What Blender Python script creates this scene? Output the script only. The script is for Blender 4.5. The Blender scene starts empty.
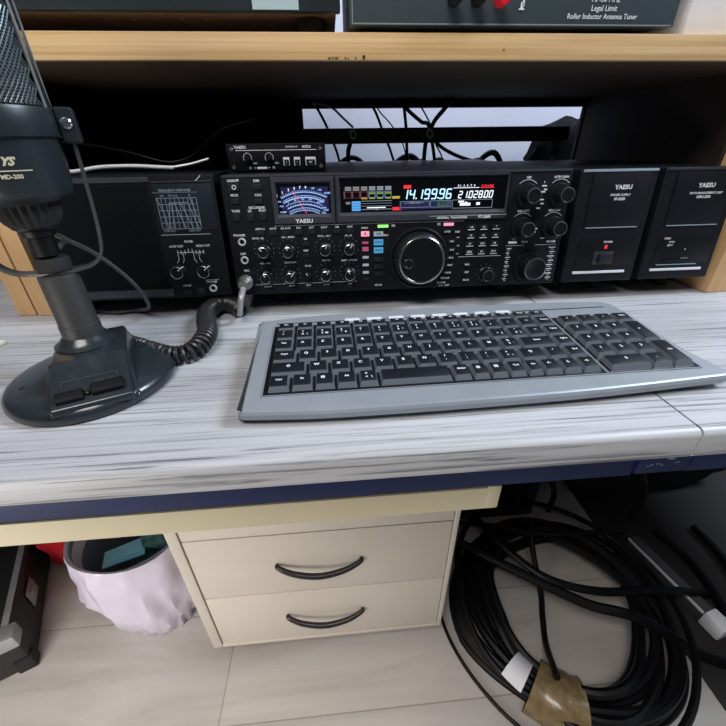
import bpy, bmesh, math, random
from mathutils import Matrix, Vector
C = bpy.context.scene.collection
R = math.radians
PI = math.pi
random.seed(4)

# ------------------------------------------------------------------ materials
def mat(name, col, rough=.5, metal=0., emit=None, es=1., noise=0., nscale=40., bump=0., bscale=300., spec=.5, coat=0., trans=0., alpha=1.):
    m = bpy.data.materials.new(name); m.use_nodes = True
    nt = m.node_tree; b = nt.nodes['Principled BSDF']
    c = (*col, 1)
    b.inputs['Base Color'].default_value = c
    b.inputs['Roughness'].default_value = rough
    b.inputs['Metallic'].default_value = metal
    b.inputs['Specular IOR Level'].default_value = spec
    b.inputs['Coat Weight'].default_value = coat
    b.inputs['Transmission Weight'].default_value = trans
    b.inputs['Alpha'].default_value = alpha
    if emit:
        b.inputs['Emission Color'].default_value = (*emit, 1); b.inputs['Emission Strength'].default_value = es
    tc = nt.nodes.new('ShaderNodeTexCoord')
    if noise:
        n = nt.nodes.new('ShaderNodeTexNoise'); n.inputs['Scale'].default_value = nscale; n.inputs['Detail'].default_value = 4
        nt.links.new(tc.outputs['Object'], n.inputs['Vector'])
        r = nt.nodes.new('ShaderNodeValToRGB')
        r.color_ramp.elements[0].position = .3; r.color_ramp.elements[1].position = .7
        r.color_ramp.elements[0].color = tuple(x*(1-noise) for x in col)+(1,)
        r.color_ramp.elements[1].color = tuple(min(1, x*(1+noise)) for x in col)+(1,)
        nt.links.new(n.outputs['Fac'], r.inputs['Fac']); nt.links.new(r.outputs['Color'], b.inputs['Base Color'])
    if bump:
        n = nt.nodes.new('ShaderNodeTexNoise'); n.inputs['Scale'].default_value = bscale; n.inputs['Detail'].default_value = 3
        nt.links.new(tc.outputs['Object'], n.inputs['Vector'])
        bp = nt.nodes.new('ShaderNodeBump'); bp.inputs['Strength'].default_value = bump; bp.inputs['Distance'].default_value = .001
        nt.links.new(n.outputs['Fac'], bp.inputs['Height']); nt.links.new(bp.outputs['Normal'], b.inputs['Normal'])
    return m

def wood(name, stops, scale=(3, 60, 60), rough=.5, detail=6, dist=1.2, bump=.1, warp=.35, coarse=None):
    """grain stretched along the first axis of 'scale'; stops = [(pos, colour)...]"""
    m = bpy.data.materials.new(name); m.use_nodes = True
    nt = m.node_tree; b = nt.nodes['Principled BSDF']; b.inputs['Roughness'].default_value = rough
    tc = nt.nodes.new('ShaderNodeTexCoord'); mp = nt.nodes.new('ShaderNodeMapping'); mp.inputs['Scale'].default_value = scale
    nt.links.new(tc.outputs['Object'], mp.inputs['Vector'])
    w = nt.nodes.new('ShaderNodeTexNoise'); w.inputs['Scale'].default_value = 1.; w.inputs['Detail'].default_value = detail
    w.inputs['Distortion'].default_value = dist; w.inputs['Roughness'].default_value = .62
    nt.links.new(mp.outputs['Vector'], w.inputs['Vector'])
    r = nt.nodes.new('ShaderNodeValToRGB')
    while len(r.color_ramp.elements) < len(stops): r.color_ramp.elements.new(.5)
    for e, (p, c) in zip(r.color_ramp.elements, stops): e.position = p; e.color = (*c, 1)
    nt.links.new(w.outputs['Fac'], r.inputs['Fac'])
    out = r.outputs['Color']
    if coarse:
        mp2 = nt.nodes.new('ShaderNodeMapping'); mp2.inputs['Scale'].default_value = coarse
        nt.links.new(tc.outputs['Object'], mp2.inputs['Vector'])
        n2 = nt.nodes.new('ShaderNodeTexNoise'); n2.inputs['Scale'].default_value = 1; n2.inputs['Detail'].default_value = 3
        nt.links.new(mp2.outputs['Vector'], n2.inputs['Vector'])
        r2 = nt.nodes.new('ShaderNodeValToRGB'); r2.color_ramp.elements[0].color = (.84, .84, .84, 1); r2.color_ramp.elements[1].color = (1.12, 1.12, 1.12, 1)
        r2.color_ramp.elements[0].position = .35; r2.color_ramp.elements[1].position = .65
        nt.links.new(n2.outputs['Fac'], r2.inputs['Fac'])
        mx = nt.nodes.new('ShaderNodeMix'); mx.data_type = 'RGBA'; mx.blend_type = 'MULTIPLY'; mx.inputs['Factor'].default_value = 1
        nt.links.new(out, mx.inputs[6]); nt.links.new(r2.outputs['Color'], mx.inputs[7]); out = mx.outputs[2]
    nt.links.new(out, b.inputs['Base Color'])
    bp = nt.nodes.new('ShaderNodeBump'); bp.inputs['Strength'].default_value = bump; bp.inputs['Distance'].default_value = .001
    nt.links.new(w.outputs['Fac'], bp.inputs['Height']); nt.links.new(bp.outputs['Normal'], b.inputs['Normal'])
    return m

M = {}
M['panel'] = mat('black_panel', (.007, .0085, .012), .45, bump=.15, bscale=900, noise=.15, spec=.22)
M['panel2'] = mat('black_panel_lower', (.012, .014, .018), .45, bump=.15, bscale=900)
M['bezel'] = mat('grey_bezel', (.035, .04, .05), .38, noise=.1)
M['black'] = mat('black_plastic', (.004, .0045, .006), .42, spec=.3)
M['cover'] = mat('radio_cover', (.012, .015, .021), .42, bump=.2, bscale=1500, spec=.3)
M['button'] = mat('button_plastic', (.014, .016, .021), .42, spec=.3)
M['knob'] = mat('knob_black', (.006, .007, .009), .34, spec=.4)
M['rubber'] = mat('rubber', (.012, .012, .012), .8)
M['dimring'] = mat('dim_ring', (.06, .07, .08), .4, metal=.3)
M['ring'] = mat('knob_ring', (.45, .47, .5), .25, metal=1)
M['chrome'] = mat('chrome', (.75, .76, .78), .18, metal=1)
M['jackring'] = mat('jack_ring', (.62, .63, .65), .5, metal=.3)
M['nickel'] = mat('nickel', (.46, .45, .43), .42, metal=1, noise=.2, nscale=200)
M['white'] = mat('white_print', (.78, .8, .84), .6)
M['whitehi'] = mat('white_strip', (.78, .8, .85), .35)
M['graph'] = mat('graph_print', (.26, .34, .40), .6)
M['graphbg'] = mat('graph_background', (.010, .016, .023), .5, spec=.25)
M['glass'] = mat('display_glass', (.002, .002, .004), .12)
def em(name, c, s): return mat(name, (0.01, 0.01, 0.01), .4, emit=c, es=s)
M['e_cyan'] = em('display_cyan', (.42, .72, 1), 1.5)
M['e_white'] = em('display_white', (.8, .9, 1), 1.2)
M['e_dim'] = em('display_dim', (.5, .6, .7), .45)
M['e_grey'] = em('display_grey', (.6, .6, .62), .35)
M['e_red'] = em('display_red', (1, .03, .05), .9)
M['e_dred'] = em('display_dark_red', (.5, .02, .03), .35)
M['e_green'] = em('display_green', (.3, .65, .12), .5)
M['e_yel'] = em('display_yellow', (.9, .6, .1), .6)
M['e_blue'] = em('display_blue', (.12, .45, 1), .8)
M['e_navy'] = em('display_navy', (.008, .015, .12), .5)
M['e_meter'] = em('meter_backlight', (.01, .025, .30), .16)
M['e_mline'] = em('meter_scale', (.35, .55, 1), 1.1)
M['e_needle'] = em('meter_needle', (1, .12, .2), 1.)
M['e_pink'] = em('lit_pink', (1, .35, .5), 1.)
M['e_mag'] = em('lit_magenta', (.8, .12, .3), .5)
M['e_bbtn'] = em('lit_blue_button', (.08, .4, .75), .7)
M['e_lgreen'] = em('lit_green', (.35, 1, .25), 1.)
M['e_lw'] = em('lit_pale', (.5, .6, .7), .5)
M['kbbody'] = mat('keyboard_silver', (.29, .32, .355), .36, metal=.2, bump=.05, bscale=2500, noise=.05)
M['kblip'] = mat('keyboard_lip', (.28, .31, .35), .3, metal=.3)
M['key'] = mat('key_plastic', (.008, .010, .015), .5, bump=.08, bscale=2000, spec=.2)
M['keysheen'] = mat('key_side_sheen', (.13, .145, .17), .25)  # paler than the tops: reflected light painted onto the key sides
M['legend'] = mat('key_legend', (.85, .87, .9), .6)
M['media'] = mat('media_key', (.66, .69, .72), .3)
M['micmet'] = mat('mic_gunmetal', (.022, .030, .035), .33, metal=.2, bump=.1, bscale=1800)
M['miccol'] = mat('mic_column', (.075, .074, .072), .40, metal=.5, bump=.1, bscale=1800)
M['micbase'] = mat('mic_base_plastic', (.018, .024, .028), .27, bump=.08, bscale=900, coat=.2)
M['yoke'] = mat('mic_yoke', (.16, .16, .165), .38, metal=.75)
M['meshwire'] = mat('mesh_wire', (.13, .16, .17), .35, metal=.5)
M['micprint'] = mat('mic_print', (.55, .5, .36), .6)
M['cable'] = mat('black_cable', (.003, .003, .0038), .45, spec=.2)
M['cord'] = mat('cord_rubber', (.022, .022, .024), .38)
M['greycable'] = mat('grey_cable', (.06, .06, .063), .5)
M['whitecable'] = mat('white_cable', (.8, .82, .85), .5)
M['silvercable'] = mat('silver_cable', (.4, .4, .42), .35, metal=.5)
M['blue'] = mat('blue_steel', (.008, .018, .082), .5, spec=.25, noise=.12, nscale=15)
M['chip'] = mat('chipped_paint', (.35, .4, .5), .6)
M['cream'] = mat('cream_plastic', (.54, .48, .32), .45, noise=.05, nscale=6)
M['drawer'] = mat('drawer_laminate', (.60, .55, .47), .5, noise=.04, nscale=5, bump=.03)
M['drawerside'] = mat('drawer_carcass', (.57, .52, .45), .5)
M['handle'] = mat('handle_bronze', (.035, .03, .035), .3, metal=.5)
M['alu'] = mat('aluminium_trim', (.45, .46, .47), .4, metal=.7, noise=.1)
M['case'] = mat('case_black', (.012, .012, .014), .45, bump=.3, bscale=500)
M['bag'] = mat('bin_bag_film', (.66, .62, .74), .28, noise=.08, nscale=14, spec=.8, bump=.9, bscale=38)
M['binin'] = mat('bin_grey_blue', (.17, .20, .28), .5)
M['paperblue'] = mat('light_blue_paper', (.28, .68, 1), .6)
M['teal'] = mat('teal_fabric', (.05, .16, .16), .7)
M['red'] = mat('red_plastic', (.35, .012, .02), .35)
M['devteal'] = mat('amp_front', (.018, .028, .034), .4)
M['devbrown'] = mat('amp_underside', (.20, .14, .10), .7, noise=.15, nscale=20)
M['tuner'] = mat('tuner_front', (.045, .065, .075), .42, bump=.1, bscale=900)
M['tunedge'] = mat('tuner_edge', (.22, .26, .29), .4)
M['postred'] = mat('red_post', (.75, .01, .03), .35)
M['lightblue'] = mat('pale_blue_plate', (.42, .55, .6), .5)
M['whitebox'] = mat('white_card', (.88, .88, .9), .55)
M['darkwood'] = mat('dark_wood', (.035, .018, .015), .5, noise=.2, nscale=30)
M['tapebrown'] = mat('brown_tape', (.20, .14, .07), .22, noise=.3, nscale=60, bump=.6, bscale=90)
M['tapewhite'] = mat('white_tape', (.7, .7, .75), .5)
M['wallpaint'] = mat('wall_paint', (.62, .66, .80), .8, noise=.03, nscale=4, bump=.2, bscale=200)
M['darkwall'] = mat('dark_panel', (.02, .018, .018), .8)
M['fabric'] = mat('speaker_cloth', (.006, .007, .009), .85, spec=.15)
M['beige'] = mat('cream_stick', (.7, .65, .5), .5)
M['undershade'] = mat('shaded_underside', (.07, .045, .028), .8, noise=.1)  # brown tone paints in the shade on the shelf underside
M['desk'] = wood('grey_ash_laminate', [(.36, (.15, .15, .16)), (.42, (.33, .335, .35)), (.47, (.43, .435, .455)), (.66, (.49, .495, .52))], scale=(5, 330, 200), rough=.45, bump=.12, dist=.7, detail=9, coarse=(1.2, 16, 10))
M['pine'] = wood('pine', [(.33, (.50, .30, .12)), (.5, (.68, .46, .22)), (.66, (.80, .60, .36))], scale=(1.5, 90, 120), rough=.5, bump=.05, dist=.4)
M['pinev'] = wood('pine_upright', [(.25, (.62, .36, .15)), (.5, (.74, .46, .22)), (.8, (.80, .55, .29))], scale=(60, 60, 2), rough=.5, bump=.05, dist=.4)
M['hutchshade'] = wood('hutch_shade', [(.25, (.014, .008, .006)), (.5, (.020, .012, .009)), (.8, (.030, .018, .013))], scale=(2, 30, 30), rough=.8, bump=.05, dist=.4)  # near-black colour stands in for deep shade inside the hutch

def planks():
    m = wood('pale_laminate_floor', [(.25, (.40, .36, .33)), (.5, (.52, .48, .45)), (.8, (.62, .585, .555))], scale=(1.6, 9, 5), rough=.5, bump=.04, dist=1.5, coarse=(.8, 3, 3))
    nt = m.node_tree; b = nt.nodes['Principled BSDF']
    src = b.inputs['Base Color'].links[0].from_socket
    tc = nt.nodes.new('ShaderNodeTexCoord'); br = nt.nodes.new('ShaderNodeTexBrick')
    br.inputs['Color1'].default_value = (1, 1, 1, 1); br.inputs['Color2'].default_value = (.9, .9, .9, 1); br.inputs['Mortar'].default_value = (.6, .57, .55, 1)
    br.inputs['Scale'].default_value = 1; br.inputs['Brick Width'].default_value = 1.3; br.inputs['Row Height'].default_value = .19; br.inputs['Mortar Size'].default_value = .0012
    nt.links.new(tc.outputs['Object'], br.inputs['Vector'])
    mx = nt.nodes.new('ShaderNodeMix'); mx.data_type = 'RGBA'; mx.blend_type = 'MULTIPLY'; mx.inputs['Factor'].default_value = 1
    nt.links.new(src, mx.inputs[6]); nt.links.new(br.outputs['Color'], mx.inputs[7]); nt.links.new(mx.outputs[2], b.inputs['Base Color'])
    return m
M['floor'] = planks()

# ------------------------------------------------------------------ mesh builder
_txt = {}
def text_mesh(s, shear=0., bold=0.):
    k = (s, shear, bold)
    if k not in _txt:
        cu = bpy.data.curves.new('lettering', 'FONT'); cu.body = s; cu.size = 1; cu.align_x = 'CENTER'; cu.align_y = 'CENTER'
        cu.resolution_u = 2; cu.shear = shear; cu.offset = bold; cu.fill_mode = 'FRONT'
        o = bpy.data.objects.new('lettering', cu)
        me = o.to_mesh()
        vs = [v.co.copy() for v in me.vertices]; fs = [tuple(p.vertices) for p in me.polygons]
        o.to_mesh_clear(); bpy.data.objects.remove(o); bpy.data.curves.remove(cu)
        _txt[k] = (vs, fs)
    return _txt[k]

def catmull(pts, n=8):
    P = [Vector(p) for p in pts]
    if len(P) < 3: return P
    P = [P[0]*2-P[1]] + P + [P[-1]*2-P[-2]]
    out = []
    for i in range(1, len(P)-2):
        for k in range(n):
            t = k/n; a, b, c, d = P[i-1:i+3]
            out.append(.5*((2*b)+(c-a)*t+(2*a-5*b+4*c-d)*t*t+(3*b-a-3*c+d)*t**3))
    out.append(P[-2]); return out

def T(x=0, y=0, z=0): return Matrix.Translation((x, y, z))
def RX(a): return Matrix.Rotation(a, 4, 'X')
def RY(a): return Matrix.Rotation(a, 4, 'Y')
def RZ(a): return Matrix.Rotation(a, 4, 'Z')

class MB:
    def __init__(s, Mx=None): s.v = []; s.f = []; s.m = []; s.sm = []; s.M = Mx or Matrix()
    def add(s, vs, fs, mi=0, Mx=None, smooth=False):
        n = len(s.v); A = s.M @ Mx if Mx is not None else s.M
        s.v += [A @ Vector(v) for v in vs]
        for f in fs: s.f.append(tuple(i+n for i in f)); s.m.append(mi); s.sm.append(smooth)
        return s
    def box(s, x0, x1, y0, y1, z0, z1, mi=0, bev=0., seg=2, Mx=None, top=None):
        """top = (sx, sy): shrink of the +z face"""
        bm = bmesh.new(); bmesh.ops.create_cube(bm, size=1)
        cx, cy, cz = (x0+x1)/2, (y0+y1)/2, (z0+z1)/2
        for v in bm.verts:
            kx = ky = 1
            if top and v.co.z > 0: kx, ky = top
            v.co = (cx+v.co.x*(x1-x0)*kx, cy+v.co.y*(y1-y0)*ky, cz+v.co.z*(z1-z0))
        if bev: bmesh.ops.bevel(bm, geom=bm.edges[:], offset=bev, segments=seg, affect='EDGES', profile=.6)
        bm.verts.index_update()
        s.add([v.co.copy() for v in bm.verts], [tuple(v.index for v in f.verts) for f in bm.faces], mi, Mx, smooth=bool(bev)); bm.free(); return s
    def lathe(s, prof, seg=32, mi=0, Mx=None, smooth=True, knurl=0., kr=None, cap=True, mfn=None, sx=1., sy=1.):
        """prof: [(r, z)...] around z"""
        vs = []; fs = []; ms = []
        for j, (r, z) in enumerate(prof):
            for i in range(seg):
                a = 2*PI*i/seg
                rr = r*(1-knurl*(i % 2)) if (knurl and (kr is None or kr[0] <= j <= kr[1])) else r
                vs.append((rr*math.cos(a)*sx, rr*math.sin(a)*sy, z))
        for j in range(len(prof)-1):
            for i in range(seg):
                k = (i+1) % seg
                fs.append((j*seg+i, j*seg+k, (j+1)*seg+k, (j+1)*seg+i)); ms.append(mfn(j) if mfn else mi)
        n0 = len(s.m)
        s.add(vs, fs, mi, Mx, smooth)
        s.m[n0:] = ms
        if cap:
            s.add(vs, [tuple(reversed(range(seg)))] if prof[0][0] > 1e-6 else [], mi, Mx)
            s.add(vs, [tuple((len(prof)-1)*seg+i for i in range(seg))] if prof[-1][0] > 1e-6 else [], mfn(len(prof)-2) if mfn else mi, Mx)
        return s
    def tube(s, pts, r, seg=8, mi=0, smooth_n=8, closed=False, Mx=None, rf=None):
        P = catmull(pts, smooth_n) if smooth_n else [Vector(p) for p in pts]
        n = len(P); vs = []; fs = []
        t0 = (P[1]-P[0]).normalized(); up = Vector((0, 0, 1)) if abs(t0.z) < .9 else Vector((1, 0, 0))
        nrm = (up - t0*up.dot(t0)).normalized()
        for i, p in enumerate(P):
            if closed: t = (P[(i+1) % n]-P[i-1]).normalized()
            else: t = (P[min(i+1, n-1)]-P[max(i-1, 0)])
            t = t.normalized() if t.length > 1e-9 else t0
            nrm = (nrm - t*nrm.dot(t)); nrm = nrm.normalized() if nrm.length > 1e-6 else t.orthogonal().normalized()
            b = t.cross(nrm); rr = rf(i/(n-1)) if rf else r
            for k in range(seg):
                a = 2*PI*k/seg; vs.append(p+nrm*math.cos(a)*rr+b*math.sin(a)*rr)
        last = n if closed else n-1
        for i in range(last):
            j = (i+1) % n
            for k in range(seg):
                l = (k+1) % seg; fs.append((i*seg+k, i*seg+l, j*seg+l, j*seg+k))
        if not closed: fs += [tuple(reversed(range(seg))), tuple((n-1)*seg+k for k in range(seg))]
        return s.add(vs, fs, mi, Mx, True)
    def text(s, t, size, Mx, mi=0, shear=0., bold=0., sx=1.):
        vs, fs = text_mesh(t, shear, bold)
        return s.add([(v.x*size*sx, v.y*size, 0) for v in vs], fs, mi, Mx)
    def prism(s, poly, z0, z1, mi=0, Mx=None, smooth=False):
        n = len(poly); vs = [(x, y, z0) for x, y in poly]+[(x, y, z1) for x, y in poly]
        fs = [tuple(reversed(range(n))), tuple(range(n, 2*n))]+[(i, (i+1) % n, n+(i+1) % n, n+i) for i in range(n)]
        return s.add(vs, fs, mi, Mx, smooth)
    def build(s, name, mats, parent=None, loc=None, label=None):
        me = bpy.data.meshes.new(name); L = Vector(loc) if loc is not None else Vector((0, 0, 0))
        me.from_pydata([v-L for v in s.v], [], s.f)
        if not isinstance(mats, (list, tuple)): mats = [mats]
        for m in mats: me.materials.append(M[m] if isinstance(m, str) else m)
        me.polygons.foreach_set('material_index', s.m); me.polygons.foreach_set('use_smooth', s.sm)
        me.update()
        try: me.set_sharp_from_angle(angle=R(35))
        except Exception: pass
        o = bpy.data.objects.new(name, me); C.objects.link(o)
        if loc is not None: o.location = L
        if parent: o.parent = parent
        if label: o['label'] = label
        return o

def thing(name, label, cat, loc=(0, 0, 0), rot=(0, 0, 0), group=None):
    o = bpy.data.objects.new(name, None); C.objects.link(o); o.empty_display_size = .02
    o.location = loc; o.rotation_euler = rot; o['label'] = label; o['category'] = cat
    if group: o['group'] = group
    return o
def tag(o, label, cat, group=None):
    o['label'] = label; o['category'] = cat
    if group: o['group'] = group
    return o
def struct(o): o['kind'] = 'structure'; return o

import mathutils.noise as NZ
def crumple(name, m, c, s, lab, cat, seed=1, rough=.35, sub=4, par=None, rz=0.):
    bm = bmesh.new(); bmesh.ops.create_icosphere(bm, subdivisions=sub, radius=1)
    for v in bm.verts:
        d = NZ.noise(v.co*1.7+Vector((seed*7, 0, 0)))*rough+NZ.noise(v.co*4.5+Vector((0, seed*3, 0)))*rough*.4
        # push towards a soft box
        p_ = v.co.copy(); mxx = max(abs(p_.x), abs(p_.y), abs(p_.z)); p_ = p_.lerp(p_/mxx, .55)*(1+d)
        v.co = RZ(rz) @ Vector((p_.x*s[0], p_.y*s[1], max(-s[2], p_.z*s[2])))
    bm.verts.index_update(); b = MB(); b.add([Vector(v.co)+Vector(c) for v in bm.verts], [tuple(v.index for v in f_.verts) for f_ in bm.faces], 0, None, True); bm.free()
    return tag(b.build(name, m, None, loc=c), lab, cat)

# ------------------------------------------------------------------ camera (in the photographer's hands)
camx = (.2484, -.4578, .1854); yaw, pit, rol, fpx = R(4.3146), R(30.3426), R(-.8222), 373.258
f = Vector((math.sin(yaw)*math.cos(pit), math.cos(yaw)*math.cos(pit), -math.sin(pit)))
r = Vector((math.cos(yaw), -math.sin(yaw), 0)); u = r.cross(f)
r2 = r*math.cos(rol)+u*math.sin(rol); u2 = -r*math.sin(rol)+u*math.cos(rol)
cam = bpy.data.cameras.new('camera'); co = bpy.data.objects.new('camera', cam); C.objects.link(co)
co.matrix_world = Matrix(((r2.x, u2.x, -f.x, camx[0]), (r2.y, u2.y, -f.y, camx[1]), (r2.z, u2.z, -f.z, camx[2]), (0, 0, 0, 1)))
cam.sensor_width = 36; cam.lens = fpx/726*36; cam.clip_start = .01
bpy.context.scene.camera = co

# ------------------------------------------------------------------ the room
FZ = -.71
struct(MB().box(-2.2, 2.6, -2.4, .64, FZ-.05, FZ).build('floor', 'floor'))
struct(MB().box(-2.2, 2.6, .62, .68, FZ, 1.7).build('wall_back', 'wallpaint'))

# ------------------------------------------------------------------ desks
def worktop(x0, x1, parent):
    # postformed front edge rounded in section
    prof = []
    yf, yb, h, rr = -.2680, .60, .0265, .0055
    prof.append((yb, 0)); prof.append((yf+rr+.0015, 0))
    for i in range(7): a = R(90*i/6); prof.append((yf+rr-rr*math.sin(a), -rr+rr*math.cos(a)))
    for i in range(4): a = R(90*i/3); prof.append((yf+.004-.004*math.cos(a), -h+.004-.004*math.sin(a)))
    prof.append((yf+.006, -h)); prof.append((yb, -h))
    b = MB(); n = len(prof)
    vs = [(x, y, z) for x in (x0, x1) for (y, z) in prof]
    b.add(vs, [tuple(range(n)), tuple(reversed(range(n, 2*n)))], 0)
    b.add(vs, [(i, (i+1) % n, n+(i+1) % n, n+i)[::-1] for i in range(n)], 0, smooth=True)
    for q_ in range(len(b.f)):
        if q_ in (2, 1+n, n): b.sm[q_] = False
    return b.build('worktop', 'desk', parent)

def desk(label, x0, x1, marks=False):
    t = thing('desk', label, 'desk', (0, 0, 0))
    worktop(x0, x1, t)
    MB().box(x0+.004 if x0 < 0 else .5560, x1-.004 if x1 > 1 else .5035, -.2405, -.2205, -.0735, -.027, bev=.0015).build('front_rail', 'blue', t)
    MB().box(x0+.004, x1-.004, .50, .52, -.13, -.027).build('rear_rail', 'blue', t)
    return t
dk = desk('desk with grey ash-look worktop and blue steel rail, under radio and keyboard', -.95, .5135)
b = MB()
b.box(.5045, .5525, -.2425, -.2230, -.0700, -.029, bev=.001)
rnd = random.Random(7)
b.build('rail_bracket', 'blue', dk, label='dark blue bracket with chipped paint')
b = MB()
for i in range(16):
    x = .511+rnd.random()*.035; z = -.062+rnd.random()*.022
    w = .0006+rnd.random()*.0022
    b.box(x-w, x+w, -.2429, -.2425, z-.0004, z+.0004)
b.build('paint_chip', 'chip', dk)
for x in (-.92, ):
    MB().box(x-.02, x+.02, -.2, .5, FZ, -.027).build('leg', 'blue', dk)
MB().box(.465, .50, .457, .499, FZ, -.027, bev=.003).build('leg', 'blue', dk)
dk2 = desk('second desk with grey ash-look worktop, beyond the seam at the keyboard corner', .5155, 1.45)
MB().box(1.40, 1.44, .3, .5, FZ, -.027).build('leg', 'blue', dk2)
MB().box(-.89, .50, .44, .455, FZ+.02, -.13).build('rear_panel', 'darkwall', dk)
MB().box(.53, 1.33, .44, .455, FZ+.02, -.13).build('rear_panel', 'darkwall', dk2)

# ------------------------------------------------------------------ hutch with the shelf
h = thing('desk_hutch', 'pine hutch on the desk whose shelf spans above the black radio', 'shelf', (.3, .2, 0))
L = Vector((.3, .2, 0))
def hb(name, m, *a, bev=0.):
    o = MB().box(*a, bev=bev).build(name, m, None); o.parent = h; o.location = -L; return o
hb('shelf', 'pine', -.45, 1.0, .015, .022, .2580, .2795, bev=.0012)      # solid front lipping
hb('shelf_board', 'undershade', -.45, 1.0, .0221, .415, .2581, .2690)
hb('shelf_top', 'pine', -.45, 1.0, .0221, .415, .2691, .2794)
hb('back_lip', 'hutchshade', -.113, .765, .395, .414, .2455, .2580)
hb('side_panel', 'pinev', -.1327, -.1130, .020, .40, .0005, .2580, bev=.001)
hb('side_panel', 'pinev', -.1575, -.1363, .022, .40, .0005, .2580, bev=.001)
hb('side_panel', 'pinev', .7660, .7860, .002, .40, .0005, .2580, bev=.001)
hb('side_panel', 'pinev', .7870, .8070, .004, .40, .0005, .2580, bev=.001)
hb('back_panel', 'hutchshade', -.113, .205, .392, .400, .0005, .2580)
hb('back_panel', 'hutchshade', .757, .766, .392, .400, .0005, .2580)
hb('shade_lining', 'hutchshade', -.1129, -.1080, .045, .391, .0005, .2580)  # dark sheet added over the pine side, imitating shade
hb('shade_lining', 'hutchshade', .7600, .7659, .06, .395, .0005, .2580)
# back rail with two clips
hb('joint_gap', 'black', -.1362, -.1328, .036, .40, .0005, .2579)
rail = hb('stretcher_rail', 'darkwood', .205, .712, .345, .362, .1865, .2115, bev=.004)
b = MB()
for x in (.2965, .4395):
    Mx = T(x, .3445, .2015) @ RX(R(90)) @ RY(0) @ RZ(R(18))
    b.lathe([(.0075, 0), (.0085, .001), (.0085, .0025), (.0050, .0027), (.0044, 0)], 20, 0, Mx, cap=False, sx=.75)
o = b.build('clip', 'whitehi', None); o.parent = h; o.location = -L
for x, z, s in ((.338, .2590, .003), (.347, .2592, .002), (.322, .2593, .0015), (.3125, .2592, .002), (.5095, .2655, .0014)):
    pass
b = MB()
rnd = random.Random(3)
for i in range(9): 
    x = .253+rnd.random()*.033; b.box(x, x+.0006+rnd.random()*.001, .0144, .0153, .2588, .2596+rnd.random()*.0012)
b.box(.288, .2905, .0144, .0153, .2588, .2618)
b.box(.431, .4322, .0144, .0153, .2655, .2670)
o = b.build('chipped_edge', 'darkwood', None); o.parent = h; o.location = -L

# ------------------------------------------------------------------ equipment standing on the shelf
SZ = .2795
t = thing('amplifier', 'black amplifier on round feet at the left of the shelf above the small control box', 'amplifier', (.05, .05, SZ))
def pb(name, m, par, base, *a, bev=0., label=None):
    o = MB().box(*a, bev=bev).build(name, m, None, label=label); o.parent = par; o.location = -Vector(base); return o
B0 = (.05, .05, SZ)
pb('body', 'devbrown', t, B0, -.20, .264, .040, .38, .2985, .42)
pb('front_panel', 'devteal', t, B0, -.205, .268, .030, .0399, .2975, .425, bev=.0015)
b = MB()
for x, y in ((-.16, .065), (-.16, .34), (.238, .065), (.238, .34)):
    b = MB(); b.lathe([(.017, 0), (.018, .004), (.015, .0190)], 24, 0, T(x, y, SZ))
    o = b.build('foot', 'rubber', None); o.parent = t; o.location = -Vector(B0)
pb('label_plate', 'lightblue', t, B0, .184, .228, .0290, .0299, .2985, .320, label='pale blue plate')
b = MB()
for x in (.035, .059, .108, .132): b.lathe([(.0022, 0), (.0022, .0012), (.0008, .0016)], 10, 0, T(x, .062, .2986) @ RX(PI))
o = b.build('screw', 'nickel', None); o.parent = t; o.location = -Vector(B0)

B0 = (.44, .05, SZ)
t = thing('antenna_tuner', 'dark grey antenna tuner with red and black posts above the radio', 'tuner', B0)
pb('body', 'black', t, B0, .282, .604, .034, .30, .2875, .40)
b = MB().box(.276, .609, .020, .0339, .2855, .41, bev=.0012)
o = b.build('front_panel', 'tuner', None); o.parent = t; o.location = -Vector(B0)
b = MB().box(.279, .606, .0192, .0199, .2862, .2872)
b.box(.2785, .2795, .0192, .0199, .2862, .40)
o = b.build('panel_trim', 'tunedge', None); o.parent = t; o.location = -Vector(B0)
for x in (.30, .585):
    o = MB().lathe([(.009, 0), (.009, .0080)], 16, 0, T(x, .06, SZ)).build('foot', 'rubber', None); o.parent = t; o.location = -Vector(B0)
for i, (x, m) in enumerate(((.3755, 'black'), (.3985, 'black'), (.4215, 'postred'))):
    o = MB().lathe([(.004, 0), (.004, .003), (.0062, .0035), (.0066, .014), (.0055, .017), (0, .0172)], 20, 0, T(x, .0195, .3035) @ RX(R(90)), knurl=.06).build('binding_post', m, None, label='red binding post' if i == 2 else None)
    o.parent = t; o.location = -Vector(B0)
tm = T(0, .0190, 0) @ RX(R(90))
b = MB()
b.text('HF-50 MHz', .0062, T(.530, .0190, .3058) @ RX(R(90)), 0, bold=.01)
b.text('Legal Limit', .0062, T(.530, .0190, .2992) @ RX(R(90)), 0, bold=.01)
b.text('Roller Inductor Antenna Tuner', .0058, T(.530, .0190, .2930) @ RX(R(90)), 0, bold=.01)
b.box(.444, .4465, .0186, .0192, .2985, .303); b.box(.4425, .448, .0186, .0192, .2975, .2985); b.box(.4455, .4475, .0186, .0192, .300, .3045)
o = b.build('lettering', 'white', None); o.parent = t; o.location = -Vector(B0)
b = MB().box(.630, .90, .03, .28, SZ+.0003, .42, bev=.003)
tag(b.build('white_box', 'whitebox', None, loc=(.76, .15, SZ)), 'plain white box on the shelf beside the antenna tuner', 'box')

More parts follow.
